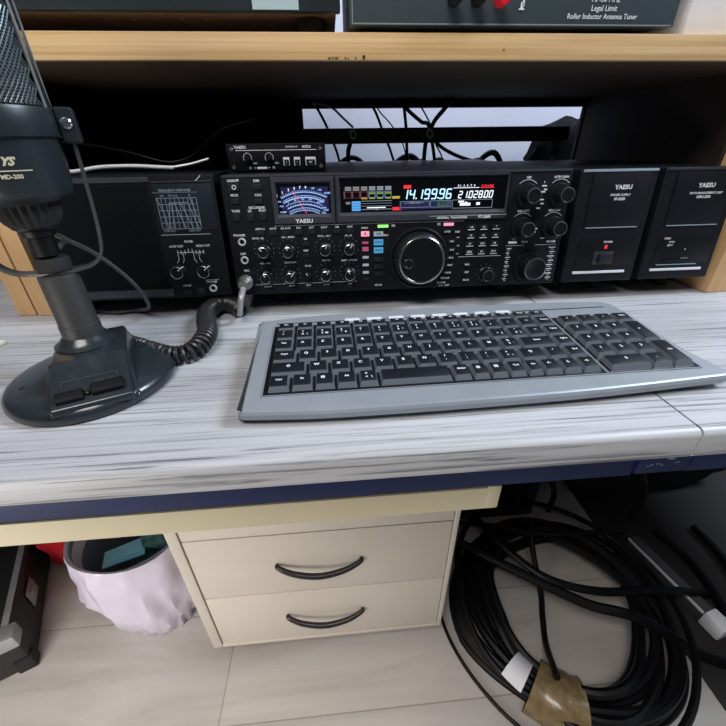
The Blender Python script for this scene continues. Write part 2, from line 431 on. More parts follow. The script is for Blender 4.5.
# ------------------------------------------------------------------ radio family: raked faces in one plane
TAU = .1079; H0 = .024; XL = .127
FR = RX(-TAU)
def FMx(a, b_, out=0.): return FR @ T(a*.001, -out*.001, b_*.001)
def FT(a, b_, out=.15): return FMx(a, b_, out) @ RX(R(90))      # frame whose z points out of the face
def fbox(mb, a0, a1, b0, b1, o0, o1, mi=0, bev=0., seg=2, top=None):
    # z of box = outwards so that 'top' tapers the front
    Mx = FR @ RX(R(90))
    return mb.box(a0*.001, a1*.001, b0*.001, b1*.001, o0*.001, o1*.001, mi, bev*.001, seg, Mx, top)
def strip(mb, pts, w, mi=0, out=.12):
    P = [Vector((p[0], p[1])) for p in pts]
    for p, q in zip(P, P[1:]):
        d = q-p
        if d.length < 1e-6: continue
        n = Vector((-d.y, d.x)).normalized()*w/2
        vs = [(p-n), (q-n), (q+n), (p+n)]
        mb.add([(v.x*.001, v.y*.001, out*.001) for v in vs], [(0, 1, 2, 3)], mi, FR @ RX(R(90)))
def ftext(mb, s, a, b_, size, mi=0, out=.15, shear=0., bold=0.022, sx=1.):
    size *= 1.06
    mb.text(s, size*.001, FT(a, b_, out), mi, shear, bold, sx)
def feet(par, xs, ys, hz, r=.011):
    for y in ys:
        for x in xs:
            MB().lathe([(r, 0), (r*1.05, .003), (r*.9, hz+.0006)], 20, 0, T(x, y, -hz)).build('foot', 'rubber', par)

def knob(par, a, b_, r, hgt, ang=20, skirt=0., name='knob', ring=True, line=True, rim='ring'):
    mb = MB(); Mx = FT(a, b_, 0.05)
    k = .001
    if skirt: mb.lathe([(skirt*k, 0), (skirt*k, 2.5*k), ((skirt-1)*k, 4*k), (r*k*1.02, 4.5*k)], 40, 0, Mx, cap=False)
    mb.lathe([(r*1.06*k, 0), (r*1.06*k, 1*k), (r*k, 1.6*k), (r*.95*k, (hgt-1.2)*k)], 48, 0, Mx, knurl=.05, cap=False, smooth=False)
    if ring:
        mb.lathe([(r*.95*k, (hgt-1.2)*k), (r*.93*k, (hgt-.3)*k), (r*.84*k, hgt*k)], 48, 1, Mx, cap=False)
    else:
        mb.lathe([(r*.95*k, (hgt-1.2)*k), (r*.93*k, (hgt-.3)*k), (r*.84*k, hgt*k)], 48, 0, Mx, cap=False)
    mb.lathe([(r*.84*k, hgt*k), (r*.8*k, (hgt-.4)*k), (0, (hgt-.5)*k)], 48, 0, Mx, cap=False)
    if line:
        A = Mx @ RZ(R(ang))
        mb.box(-.35*k, .35*k, r*.35*k, r*.93*k, (hgt-.4)*k, (hgt+.15)*k, 2, Mx=A)
        mb.box(-.35*k, .35*k, r*.90*k, r*1.03*k, 2*k, (hgt)*k, 2, Mx=A)
    return mb.build(name, ['knob', rim, 'white'], par)
def ticks(mb, a, b_, r, n=11, a0=-135, a1=135, s=.5):
    for i in range(n):
        t_ = R(a0+(a1-a0)*i/(n-1)); x = a+r*math.sin(t_); y = b_+r*math.cos(t_)
        strip(mb, [(x-s/2, y), (x+s/2, y)], s)
def btn(par, a, b_, w, hh, o=1.6, m='button', name='button', label=None, top=True):
    mb = MB(); fbox(mb, a-w/2, a+w/2, b_-hh/2, b_+hh/2, -.2, o, 0, .5, 2)
    return mb.build(name, m, par, label=label)
def jack(par, a, b_, r=4.6):
    mb = MB(); k = .001
    mb.lathe([(r*k, 0), (r*k, 1.6*k), (r*.86*k, 2.1*k), (r*.62*k, 1.9*k), (r*.55*k, .2*k)], 28, 0, FT(a, b_, 0), cap=False)
    mb.lathe([(r*.62*k, .25*k), (0, .25*k)], 28, 1, FT(a, b_, 0), cap=False)
    return mb.build('jack_socket', ['jackring', 'black'], par)

# ---- transceiver
tr = thing('radio_transceiver', 'wide black radio transceiver with lit blue meter and frequency display, behind the keyboard', 'radio', (XL, 0, H0))
mb = MB(); fbox(mb, 0, 410, 0, 135, -20, 0, 0, 3.0, 3); mb.build('front_panel', 'panel', tr)
MB().box(.001, .409, .0172, .345, .001, .1338, bev=.002).build('cover', 'cover', tr)
feet(tr, (.05, .36), (.05, .30), H0, .014)
mb = MB(); fbox(mb, 3, 407, 132.3, 134.6, -.2, .9, 0, .5); mb.build('top_trim', 'bezel', tr)
# raised bezel around meter and display
def frame(mb, o, i, h0, h1, mi=0):
    (A0, B0_, A1, B1), (a0, b0, a1, b1) = o, i
    v = lambda a, b_, z: (a*.001, b_*.001, z*.001)
    vs = [v(A0, B0_, h0), v(A1, B0_, h0), v(A1, B1, h0), v(A0, B1, h0),
          v(A0+1.5, B0_+1.5, h1), v(A1-1.5, B0_+1.5, h1), v(A1-1.5, B1-1.0, h1), v(A0+1.5, B1-1.0, h1),
          v(a0-1.6, b0-3.6, h1), v(a1+1.6, b0-3.6, h1), v(a1+1.6, b1+1.2, h1), v(a0-1.6, b1+1.2, h1),
          v(a0, b0, .3), v(a1, b0, .3), v(a1, b1, .3), v(a0, b1, .3)]
    fs = []
    for L_ in (0, 4, 8):
        for k in range(4):
            fs.append((L_+k, L_+(k+1) % 4, L_+4+(k+1) % 4, L_+4+k))
    mb.add(vs, fs, mi, FR @ RX(R(90)))
mb = MB(); frame(mb, (55, 81.5, 127.4, 132.3), (61.5, 93, 121.5, 125.5), 0, 3.2)
frame(mb, (127.4, 81.5, 333, 132.3), (133.5, 93, 330.5, 129), 0, 3.2); mb.build('display_bezel', 'bezel', tr)
# recessed-looking dark margins
mb = MB(); fbox(mb, 61.5, 121.5, 93, 125.5, 0, .3, 0)
# meter graphics
fbox(mb, 66, 119.5, 94.5, 121.5, .3, .34, 1)
cxm, cym = 91.5, 60.
def arc(r_, a0, a1, w, mi, n=24, out=.5):
    strip(mb, [(cxm+r_*math.sin(R(a0+(a1-a0)*i/n)), cym+r_*math.cos(R(a0+(a1-a0)*i/n))) for i in range(n+1)], w, mi, out)
for r_, w in ((56, .7), (52.5, .45), (50.5, 1.), (46.5, .5), (43, .8), (39.5, .5), (36.8, .5)): arc(r_, -27, 27, w, 2)
for i in range(28):
    a_ = -27+2*i
    for (ra, rb) in ((56, 58.2), (50.5, 52.5), (43, 45), (36.8, 39)):
        if (ra, rb)[0] in (56,) or i % 2 == (ra == 43):
            strip(mb, [(cxm+ra*math.sin(R(a_)), cym+ra*math.cos(R(a_))), (cxm+rb*math.sin(R(a_)), cym+rb*math.cos(R(a_)))], .45, 2, .5)
for s_, a_ in (('S', -30), ('1', -23), ('3', -16), ('5', -9.5), ('7', -3.5), ('9', 2.5), ('+20', 10), ('+40', 17.5), ('+60dB', 26)):
    ftext(mb, s_, cxm+61*math.sin(R(a_)), cym+60.7*math.cos(R(a_)), 3.6 if a_ < 5 else 2.6, 3 if a_ < 5 else 2, .5)
for s_, a_, r_ in (('PO', -31, 54), ('ALC', -32, 49), ('COMP', -35, 43), ('ID', -36, 38.5), ('0', -22, 48.5), ('50', -12, 48.5), ('100', -2, 48.5), ('150', 8, 48.5), ('250W', 22, 48.5), ('SWR', 30, 45), ('VDD', 33, 40)):
    ftext(mb, s_, cxm+r_*math.sin(R(a_)), cym+r_*math.cos(R(a_)), 2.4, 2, .5)
ftext(mb, 'COMP', 116, 96.5, 2.2, 2, .5)
strip(mb, [(93.5, 93.3), (79.0, 117.5)], .55, 4, .8)
strip(mb, [(61.8, 125.2), (121.2, 125.2)], .5, 5, .5)
mb.build('meter', ['glass', 'e_meter', 'e_mline', 'e_white', 'e_needle', 'bezel'], tr)

# display
mb = MB(); fbox(mb, 133.5, 330.5, 93, 129, 0, .3, 0)
DM = ['glass', 'e_cyan', 'e_white', 'e_dim', 'e_red', 'e_dred', 'e_green', 'e_yel', 'e_blue', 'e_navy', 'e_grey']
SEG = {'0': 'abcdef', '1': 'bc', '2': 'abged', '4': 'fgbc', '6': 'afgecd', '8': 'abcdefg', '9': 'abcdfg', '5': 'afgcd'}
def seven(s_, a, b_, w, hh, adv, th, mi):
    """a, b_: lower left; slanted digits"""
    sh = .16
    for ch in s_:
        if ch == '.':
            x = a-adv*.10; strip(mb, [(x-.2, b_+th*.5), (x+th, b_+th*.5)], th, mi, .5); a += adv*.12; continue
        if ch == ' ': a += adv; continue
        pts = {'a': ((0, hh), (w, hh)), 'b': ((w, hh), (w, hh/2)), 'c': ((w, hh/2), (w, 0)), 'd': ((0, 0), (w, 0)), 'e': ((0, 0), (0, hh/2)), 'f': ((0, hh/2), (0, hh)), 'g': ((0, hh/2), (w, hh/2))}
        for sgm in SEG[ch]:
            (x0, y0), (x1, y1) = pts[sgm]
            strip(mb, [(a+x0+y0*sh, b_+y0), (a+x1+y1*sh, b_+y1)], th, mi, .5)
        a += adv
seven('14.199.96', 205.5, 106., 5.2, 9.8, 8.35, 1.45, 1)
seven('21.028.00', 272.5, 106., 3.6, 7.0, 5.95, 1.15, 2)
def rect(a0, a1, b0, b1, mi, w=.45):
    strip(mb, [(a0, b0), (a1, b0), (a1, b1), (a0, b1), (a0, b0)], w, mi, .5)
def blk(a0, a1, b0, b1, mi): strip(mb, [(a0, (b0+b1)/2), (a1, (b0+b1)/2)], b1-b0, mi, .42)
blk(202, 265, 94.8, 104.3, 9)
blk(207, 215.8, 117.2, 120.9, 4)
rect(203.8, 238, 97, 103.4, 3); rect(239.5, 264, 96.7, 103.6, 3); rect(266, 314.5, 94.9, 103.9, 3, .5)
blk(247.5, 262, 97.7, 103, 6); ftext(mb, '0000', 255, 100.4, 4, 9, .6)
ftext(mb, 'METER  DSP', 220.5, 101.8, 2.2, 3, .5)
blk(208, 232, 101.4, 102.0, 3)
for a0, a1, b0, b1 in ((273, 280, 101, 103), (275, 288, 97.5, 100.5), (281, 284, 99.8, 101.6), (295, 299.5, 98, 100.8)): blk(a0, a1, b0, b1, 2)
ftext(mb, 'S 1 . 3 . 5 . 7 . 9', 281.5, 118.9, 3.1, 2, .5); strip(mb, [(266, 116.8), (297, 116.8)], .6, 2, .5)
ftext(mb, '10.20.40dB', 306.5, 118.4, 3.2, 4, .5, bold=.03); strip(mb, [(298, 116.6), (315, 116.6)], .8, 4, .5)
blk(193.8, 202.8, 107.0, 109.6, 7); blk(194, 204.5, 94.3, 97.8, 4)
cols = (142.5, 151.7, 161, 170.3, 179.6, 189)
for i, a_ in enumerate(cols):
    blk(a_-3.6, a_+3.6, 116.2, 120.4, 10 if i < 3 else 3)
    strip(mb, [(a_-3.4, 118.2), (a_+3.4, 118.2)], .35, 0, .55)
    rect(a_-3.4, a_+3.4, 108.4, 114.8, 3 if i > 2 else 5, .5)
    strip(mb, [(a_-4.7, 108), (a_-4.7, 116)], .4, 3, .5)
    if i > 1: blk(a_-3.4, a_+3.4, 107.2, 109, 7 if i == 2 else 6)
    if i > 2: blk(a_-3.4, a_+3.4, 112.4, 114, 6)
blk(139.5, 144.5, 102, 104.4, 10); blk(146.3, 156.6, 94.6, 105, 8)
for k in range(3): strip(mb, [(146.3, 97+2.6*k), (156.6, 97+2.6*k)], .35, 0, .6)
for y_, w_ in ((105, .5), (102.4, .35), (99.6, .4), (96, .6)): strip(mb, [(157.5, y_), (193.2, y_)], w_, 3, .5)
blk(164, 186, 97.2, 98.4, 2); blk(174, 177, 95.2, 96.6, 6)
mb.build('frequency_display', DM, tr)

# lettering
mb = MB(); W_ = lambda *a, **k: ftext(mb, *a, **k)
W_('YAESU', 90.3, 85.2, 5.6, out=3.4, bold=.03, sx=1.15)
mb.build('maker_name', 'whitehi', tr)
mb = MB()
strip(mb, [(55, 80.4), (282, 80.4)], .5); strip(mb, [(238, 86.8), (333, 86.8)], .35, out=3.4)
W_('HF/50MHz  TRANSCEIVER', 266, 84.6, 3.1, out=3.35); W_('FT-2000', 305.5, 84.6, 4.2, out=3.35, bold=.03)
for s_, a, b_ in (('ON/OFF', 14.5, 129), ('DIM', 40, 128.5), ('MOX', 13.8, 114.2), ('VOX', 40.2, 113.8), ('RECORDER', 37, 100.8), ('TUNE', 12.8, 97.6), ('LK', 28.5, 97.4), ('PLAY', 43, 97.6),
                  ('PHONES', 12.8, 71.2), ('KEY', 14.2, 50.0), ('MIC', 15.5, 30.2)): W_(s_, a, b_, 3.4)
rowa = (37.6, 52.5, 67.4, 82.6, 97.6, 112.8, 127.9, 143.4)
for s_, a in zip(('ANT1-2', 'ANT3', 'RX ANT', 'IPO', 'ATT', 'R.FLT', 'NB', 'AGC'), rowa): W_(s_, a, 77.6, 3.0)
for s_, a, b_ in (('MODE  SEL', 34, 67.3), ('MIC - SPEED', 69, 67.6), ('PROC - DLY', 112, 67.8), ('AF - RF', 141, 67.4), ('SQL - SQL', 39, 38.2), ('CONTOUR', 69, 38.2), ('NOTCH', 113, 39.2), ('SHIFT - WIDTH', 141, 38.4), ('BK-IN', 90, 33.5), ('NR', 89.6, 65), ('DNF', 89, 51.6)): W_(s_, a, b_, 2.7)
for a, s_ in ((38.5, 'ON/OFF'), (68.5, 'METER'), (89, 'SPOT'), (111.5, 'CONT'), (141, 'NAR')): W_(s_, a, 9.5, 2.4); strip(mb, [(a-5, 12.4), (a+5, 12.4)], .3)
strip(mb, [(22, 12.4), (150, 12.4)], .3)
for a, b_ in ((39.5, 53.8), (68.4, 53.8), (112.2, 54), (141.2, 54), (38.9, 23.2), (68.2, 23.2), (111.6, 24.), (140.9, 23.8)): ticks(mb, a, b_, 11.6)
W_('RX', 195.6, 77.1, 3.4); W_('TX', 251, 77.3, 3.4); W_('VFO-A', 177, 6.5, 3)
W_('BAND', 161, 75.6, 2.8); W_('SPLIT', 186.5, 66.5, 2.6)
strip(mb, [(278, 38), (333, 38)], .5)
ticks(mb, 315, 17, 11, 9)
for a, b_, s_ in ((356, 107, 'VRF'), (396, 107, 'AF/RF GAIN'), (355, 70.5, 'A/B SHIFT'), (394, 70.5, 'A/B GAIN')):
    W_(s_, a, b_+19.2, 3.3)
    strip(mb, [(a+15*math.sin(R(t_)), b_+2+15*math.cos(R(t_))) for t_ in range(-45, 50, 10)], .5)
W_('B', 376, 121, 2.6); W_('VFO-B', 362, 53.5, 2.8)
strip(mb, [(338, 49.5), (362, 49.5)], .35); strip(mb, [(376, 49.5), (404, 49.5)], .35); strip(mb, [(382, 57.4), (404, 57.4)], .5); strip(mb, [(345, 57.4), (362, 57.4)], .4)
for i in range(8):
    y_ = 46-5.4*i
    w = 4 if i % 2 else 6
    strip(mb, [(340-i*.1, y_), (340+w, y_)], 1.1); strip(mb, [(401-w, y_), (404, y_)], 1.1)
    strip(mb, [(341, y_-2.4), (344, y_-2.4)], .5); strip(mb, [(398, y_-2.4), (402, y_-2.4)], .5)
for a, b_, w in ((376.5, 117, 6), (378.5, 113, 4), (375.5, 110.5, 6), (376, 102, 5), (377, 97.5, 4), (373, 92.5, 5), (374, 69, 4), (372.5, 65, 4)): strip(mb, [(a-w/2, b_), (a+w/2, b_)], 1.5)
for a, b_ in ((268.2, 61.3), (269, 51.5), (268.8, 42)): W_('V/M', a+8, b_, 1.8)
W_('CLAR   RESET', 262, 2.8, 2.4)
mb.build('panel_lettering', 'white', tr)
# grooves and dividing lines
mb = MB()
strip(mb, [(54.2, 132), (54.2, 81)], .9); strip(mb, [(153.2, 80.4), (153.2, 2)], 1.3); strip(mb, [(334.6, 130), (334.6, 1)], 1.6); strip(mb, [(1, 81), (54, 81)], .5); strip(mb, [(278.5, 79), (278.5, 2)], .7)
mb.build('panel_groove', 'black', tr)
# buttons left
for a, b_, w, hh in ((14.5, 122.3, 12, 7), (40.2, 122.4, 10.5, 6), (14.2, 108.1, 9, 5), (40.2, 107.5, 9, 5), (12.7, 91.3, 7.5, 7.5), (28.5, 90.9, 7.5, 7.5), (43, 91.4, 7.5, 7.5)): btn(tr, a, b_, w, hh)
mb = MB(); strip(mb, [(15+2*math.cos(R(t_)), 122.5+2*math.sin(R(t_))) for t_ in range(0, 370, 30)], .8, 0, 1.8); mb.build('power_mark', 'white', tr)
for a in rowa: btn(tr, a, 72.6, 8.8, 4.8)
btn(tr, 89.6, 59.1, 7.5, 4.2); btn(tr, 88.9, 45.8, 7.5, 4.2)
for a in (38.5, 68.5, 89, 111.5, 141): btn(tr, a, 6.0, 8, 3)
jack(tr, 14.9, 63.8); jack(tr, 15, 42.7)
for i, (a, b_) in enumerate(((39.5, 53.2), (68.4, 52.4), (112.2, 53.2), (141.2, 53.2), (38.6, 22.5), (67.9, 22.3), (111.4, 23.), (140.9, 22.8))):
    knob(tr, a, b_-1, 6.6, 13, ang=(40, 10, -20, -30, 15, -40, -30, 10)[i], skirt=8.6)
knob(tr, 89.6, 21.6, 3.8, 7, ang=30, ring=False)
# VFO A column buttons
for b_, m_, l_, hh in ((68.9, 'e_pink', 'glowing pink button', 6), (58.6, 'e_mag', 'dim magenta button', 2.6), (51.2, 'e_mag', 'magenta lit button', 5), (41.4, 'e_lw', None, 3), (32.2, 'e_lw', None, 3), (23.1, 'e_lw', None, 3), (14.7, 'button', None, 3.6)):
    btn(tr, 161.3, b_, 10 if m_ == 'e_pink' else 7.5, hh, m=m_, label=l_)
for b_, m_, l_ in ((68.4, 'e_lw', 'pale lit button'), (58.7, 'e_bbtn', 'blue lit button'), (49.4, 'e_bbtn', 'blue lit button'), (38.3, 'button', None), (29.5, 'button', None), (20.8, 'button', None)):
    btn(tr, 177.4, b_, 11.5, 7 if m_ == 'e_bbtn' else 5.5, m=m_, label=l_)
mb = MB()
ftext(mb, 'A', 161.3, 68.9, 4.5, 0, 1.7); ftext(mb, 'A/B', 177.5, 68.4, 3.4, 0, 1.7); ftext(mb, 'VFO-A', 177.5, 58.7, 2.8, 0, 1.7); ftext(mb, 'VFO-B', 177.5, 49.4, 2.8, 0, 1.7)
mb.build('button_lettering', 'black', tr)
mb = MB(); fbox(mb, 176.5, 189.5, 75.3, 78.7, 0, .8, 0, .3); mb.build('indicator_lamp', 'e_lgreen', tr, label='green lit lamp')
mb = MB(); fbox(mb, 257, 269.5, 75.3, 78.7, 0, .8, 0, .3); mb.build('indicator_lamp', 'e_pink', tr, label='pink lit lamp')
# right of the dial
for a, b_, w in ((268.2, 56.9, 9), (269, 47, 9), (268.8, 37.4, 9), (267.9, 28.3, 10), (266, 19, 11), (263, 12.3, 13), (258, 6.6, 15), (262, 68.6, 9), (274.5, 68, 8)):
    btn(tr, a, b_, w, 4.6)
mb = MB()
for a, b_, s_ in ((268.2, 57, 'V/M'), (269, 47.1, 'A=B'), (268.8, 37.5, 'M>A'), (267.9, 28.4, 'SPLIT'), (266, 19.1, 'CLEAR'), (263, 12.4, 'RX CLAR'), (258, 6.8, 'TX CLAR'), (262, 68.6, 'LOCK'), (274.5, 68, 'FAST')):
    ftext(mb, s_, a, b_, 2.6, 0, 1.75)
# keypad
keys = (('1.8', '3.5', '7'), ('10', '14', '18'), ('21', '24.5', '28'), ('GEN', '50', 'ENT'))
for j in range(4):
    for i in range(3):
        a = 291.6+15.6*i; b_ = 72.4-9.7*j
        btn(tr, a, b_, 10.2, 6.4)
        ftext(mb, keys[j][i], a, b_+.6, 3.0, 0, 1.75); strip(mb, [(a-4.4, b_-2.3), (a+4.4, b_-2.3)], .8, 0, 1.75)
for b_, s_ in ((28.5, 'MHz'), (18.7, 'GRP'), (8.9, 'M CH')):
    btn(tr, 290.3, b_, 9, 5.4); ftext(mb, s_, 290.3, b_, 2.8, 0, 1.75)
mb.build('keypad_lettering', 'white', tr)
knob(tr, 314.6, 15.5, 7.6, 15, ang=15, skirt=10, line=False, rim='dimring')
for i, (a, b_) in enumerate(((356, 106.5), (396, 106.5), (355, 69.5), (394.5, 69.5))):
    knob(tr, a, b_, 9.0, 20, ang=(10, -20, 15, 5)[i], skirt=13.5, line=False, rim='dimring')
knob(tr, 371, 23, 14.6, 21, skirt=19.5, name='sub_tuning_dial', line=False)
mb = MB(); 
for a0, a1 in ((341, 352), (391, 402)): fbox(mb, a0, a1, 52.0, 54.6, 0, .6, 0, .2)
mb.build('indicator_window', 'whitehi', tr)
# main dial
mb = MB(); k = .001; Mx = FT(227.2, 38.2, 0.05)
mb.lathe([(37*k, 0), (37*k, 3*k), (35.5*k, 5*k), (34*k, 5*k), (33.4*k, 3.4*k), (32*k, 3.4*k)], 72, 0, Mx, cap=False)
mb.lathe([(32*k, 3*k), (32*k, 8*k), (30*k, 12*k), (28.6*k, 13.5*k)], 72, 0, Mx, cap=False)
mb.lathe([(28.6*k, 13.5*k), (27.8*k, 14*k), (27.6*k, 21*k)], 96, 2, Mx, cap=False, knurl=.02, smooth=False)
mb.lathe([(27.6*k, 21*k), (27.5*k, 22.4*k), (26.9*k, 22.9*k), (25.9*k, 22.9*k), (25.4*k, 22.2*k)], 96, 1, Mx, cap=False)
mb.lathe([(25.4*k, 22.2*k), (0, 22.2*k)], 96, 0, Mx, cap=False)
for i in range(48):
    A = Mx @ RZ(2*PI*i/48)
    mb.box(-.25*k, .25*k, 29.5*k, (31.3 if i % 4 else 32.2)*k, 8.5*k, 12.3*k, 3, Mx=A)
    mb.box(-.3*k, .3*k, 34.4*k, 35.6*k, 4.6*k, 5.2*k, 3, Mx=A) if i % 3 == 0 else None
mb.build('tuning_dial', ['knob', 'chrome', 'rubber', 'bezel'], tr)
mb = MB(); A = FT(227.2-16.5, 38.2-3.5, 0)
mb.lathe([(6.0*k, 22.3*k), (5.4*k, 22.7*k), (4.6*k, 22.0*k), (2.5*k, 20.8*k), (0, 20.4*k)], 28, 0, A, cap=False)
mb.lathe([(1.7*k, 20.6*k), (1.7*k, 24.2*k), (1.2*k, 25*k), (0, 25.2*k)], 16, 1, T(0, 0, 0) @ A @ T(-2.2*k, -3.4*k, 0), cap=False)
mb.build('finger_grip', ['knob', 'chrome'], tr)

# ---- microphone plug in the MIC socket with its pigtail
pg = thing('microphone_plug', 'silver screw-on microphone plug in the radio above the cord end', 'plug', (XL+.0135, -.03, H0+.0165))
mb = MB(Matrix.Translation((-XL-.0135, .03, -H0-.0165))); PM = T(XL, 0, H0) @ FT(13.5, 17.5, 0)
mb.lathe([(7.6*k, .5*k), (8.6*k, 1*k), (8.8*k, 7*k), (8.0*k, 8*k), (8.4*k, 9*k), (8.4*k, 15*k), (7.4*k, 16*k), (7.0*k, 20*k), (5.4*k, 22*k), (5*k, 25*k), (0, 25*k)], 40, 0, PM, knurl=.05, kr=(1, 5), smooth=True, cap=False)
mb.build('plug_body', 'nickel', pg)
mb = MB(Matrix.Translation((-XL-.0135, .03, -H0-.0165)))
mb.tube([(.1405, -.022, .0395), (.1395, -.034, .034), (.1365, -.038, .022), (.1335, -.032, .012)], .0035, 10)
mb.build('strain_relief', 'silvercable', pg)

# ---- coiled cord from mic base to plug
path = catmull([(.020, -.078, .016), (.030, -.086, .011), (.048, -.098, .0115), (.072, -.116, .0115), (.090, -.1225, .009), (.104, -.117, .009), (.1095, -.100, .0115), (.1075, -.075, .0115), (.0985, -.048, .0115), (.0925, -.020, .0115), (.0965, .000, .0115), (.108, .008, .0115), (.122, -.002, .0115), (.132, -.016, .010)], 30)
acc = [0]
for p_, q_ in zip(path, path[1:]): acc.append(acc[-1]+(q_-p_).length)
tot = acc[-1]; pts = []
def at_len(s_):
    import bisect
    i = min(max(bisect.bisect_right(acc, s_)-1, 0), len(path)-2)
    tt = (s_-acc[i])/max(acc[i+1]-acc[i], 1e-9); return path[i].lerp(path[i+1], tt), (path[i+1]-path[i]).normalized()
turns_pitch = .0056; NN = int(tot/turns_pitch*14); ph = 0
for i in range(NN+1):
    s_ = tot*i/NN; p_, t_ = at_len(s_)
    sd = Vector((-t_.y, t_.x, 0)).normalized(); up = t_.cross(sd)
    if up.z < 0: up = -up
    rr = .0036+.0052*max(0, min(1, (s_-.05)/.05))
    pts.append(p_+sd*math.cos(ph)*rr+up*math.sin(ph)*rr); ph += 2*PI/14
mb = MB(); mb.tube(pts, .0021, 6, smooth_n=0)
mb.tube([path[-1]+Vector((0, 0, 0)), Vector((.1335, -.028, .0115))], .0028, 8, smooth_n=0)
tag(mb.build('coiled_cord', 'cord', None, loc=(.08, -.06, .003)), 'black coiled cord running on the desk from microphone base to radio plug', 'cord')

# ---- external speaker on the left
W = 172
sp = thing('radio_speaker', 'black external speaker with response graph and two filter knobs, behind the microphone', 'speaker', (XL-.0035-.232, 0, H0))
# face x from 0..228
mb = MB(); fbox(mb, 10, 228.5, 0, 137, -18, 0, 0, 3, 3); mb.build('front_panel', 'panel', sp)
MB().box(.011, .2275, .0172, .30, .001, .1345, bev=.002).build('cover', 'cover', sp)
feet(sp, (.03, .20), (.05, .26), H0, .012)
def fa(x): return x+232-.0   # photo-face a (relative to the radio) -> speaker a
mb = MB(); fbox(mb, 15, 158, 14, 128, 0, .6, 0, .4)
for i in range(62):
    a = 16+i*2.28
    fbox(mb, a, a+1.2, 15, 127, .6, 1.2, 0)
mb.build('speaker_grille', 'fabric', sp)
mb = MB(); fbox(mb, 13, 160, 3, 11.5, 0, 2.5, 0, .8); fbox(mb, 13, 160, 129.5, 134.5, 0, 1.2, 0, .5); fbox(mb, 161, 226, 128.8, 130.2, 0, .6, 0, .2); mb.build('grille_frame', 'bezel', sp)
mb = MB(); fbox(mb, 162, 225, 79, 127, 0, .25, 0, .1); mb.build('graph_plate', 'graphbg', sp)
mb = MB()
a0, a1, b0, b1 = 162.5, 207.5, 80.5, 114.5
gx0, gx1 = 163.5, 207
for i in range(10): a = gx0+(gx1-gx0)*i/9; strip(mb, [(a, 80.5), (a, 113)], .5, 0, .4)
for j in range(6): b_ = 80.5+32.5*j/5; strip(mb, [(gx0, b_), (gx1, b_)], .5, 0, .4)
for xs in ((165, 172, 190, 192), (168, 174.5, 196, 200), (164, 169.5, 180, 184)):
    pass
strip(mb, [(171.5, 80.5), (176.5, 108), (197, 108), (204, 80.5)], .7, 0, .45)
strip(mb, [(176, 80.5), (180, 108)], .6, 0, .45); strip(mb, [(182, 108), (190, 80.5)], .8, 0, .45); strip(mb, [(189, 108), (198, 80.5)], .8, 0, .45); strip(mb, [(200, 113), (207, 84)], .7, 0, .45)
strip(mb, [(164, 113), (169, 96), (170.5, 80.5)], .6, 0, .45)
for a, b_, s_ in ((185, 120.6, 'FREQUENCY RESPONSE'),): ftext(mb, s_, a, b_, 3.1, 0, .4)
strip(mb, [(160.6, 118.6), (209, 118.6)], .35, 0, .4)
for a, s_ in ((170, '100'), (182, '700 1k 2k'), (200, '3k')): ftext(mb, s_, a, 115.4, 2.4, 0, .4)
for a, s_ in ((171, 'LOW CUT'), (199, 'HIGH CUT')): ftext(mb, s_, a, 78.2, 2.6, 0, .4)
mb.build('graph_lines', 'graph', sp)
mb = MB()
strip(mb, [(160, 74), (216, 74)], .4)
for s_, a, b_ in (('FILTER', 189, 66), ('LOW CUT', 174, 61), ('HIGH CUT', 204.5, 61), ('INPUT', 177, 14.6), ('PHONES', 207, 18.4)): ftext(mb, s_, a, b_, 3.2)
strip(mb, [(174, 54), (204, 54)], .5)
for i in range(8):
    if i not in (3, 4): a = 174+i*4.28; strip(mb, [(a, 51.5), (a, 56.5)], .6)
    else: a = 174+i*4.28; strip(mb, [(a, 54), (a, 58)], .6)
for a, b_, c in ((174, 51, 171), (180, 51, 178), (198, 51, 200), (192, 51, 194)): strip(mb, [(a, 54), (a, 46), (c, 42)], .45)
strip(mb, [(199, 20.8), (216, 20.8)], .4)
for i in range(3): strip(mb, [(210+i*2.2, 130+i*1.8), (211.4+i*2.2, 131.2+i*1.8)], .9, out=1.3)
mb.build('panel_lettering', 'white', sp)
knob(sp, 172.5, 32.5, 7.6, 13, ang=-45, skirt=0); knob(sp, 203, 32.5, 7.6, 13, ang=-45, skirt=0)
btn(sp, 177, 7.6, 9, 7); btn(sp, 192.5, 7.6, 9, 7); jack(sp, 207.5, 10.6, 4.6)

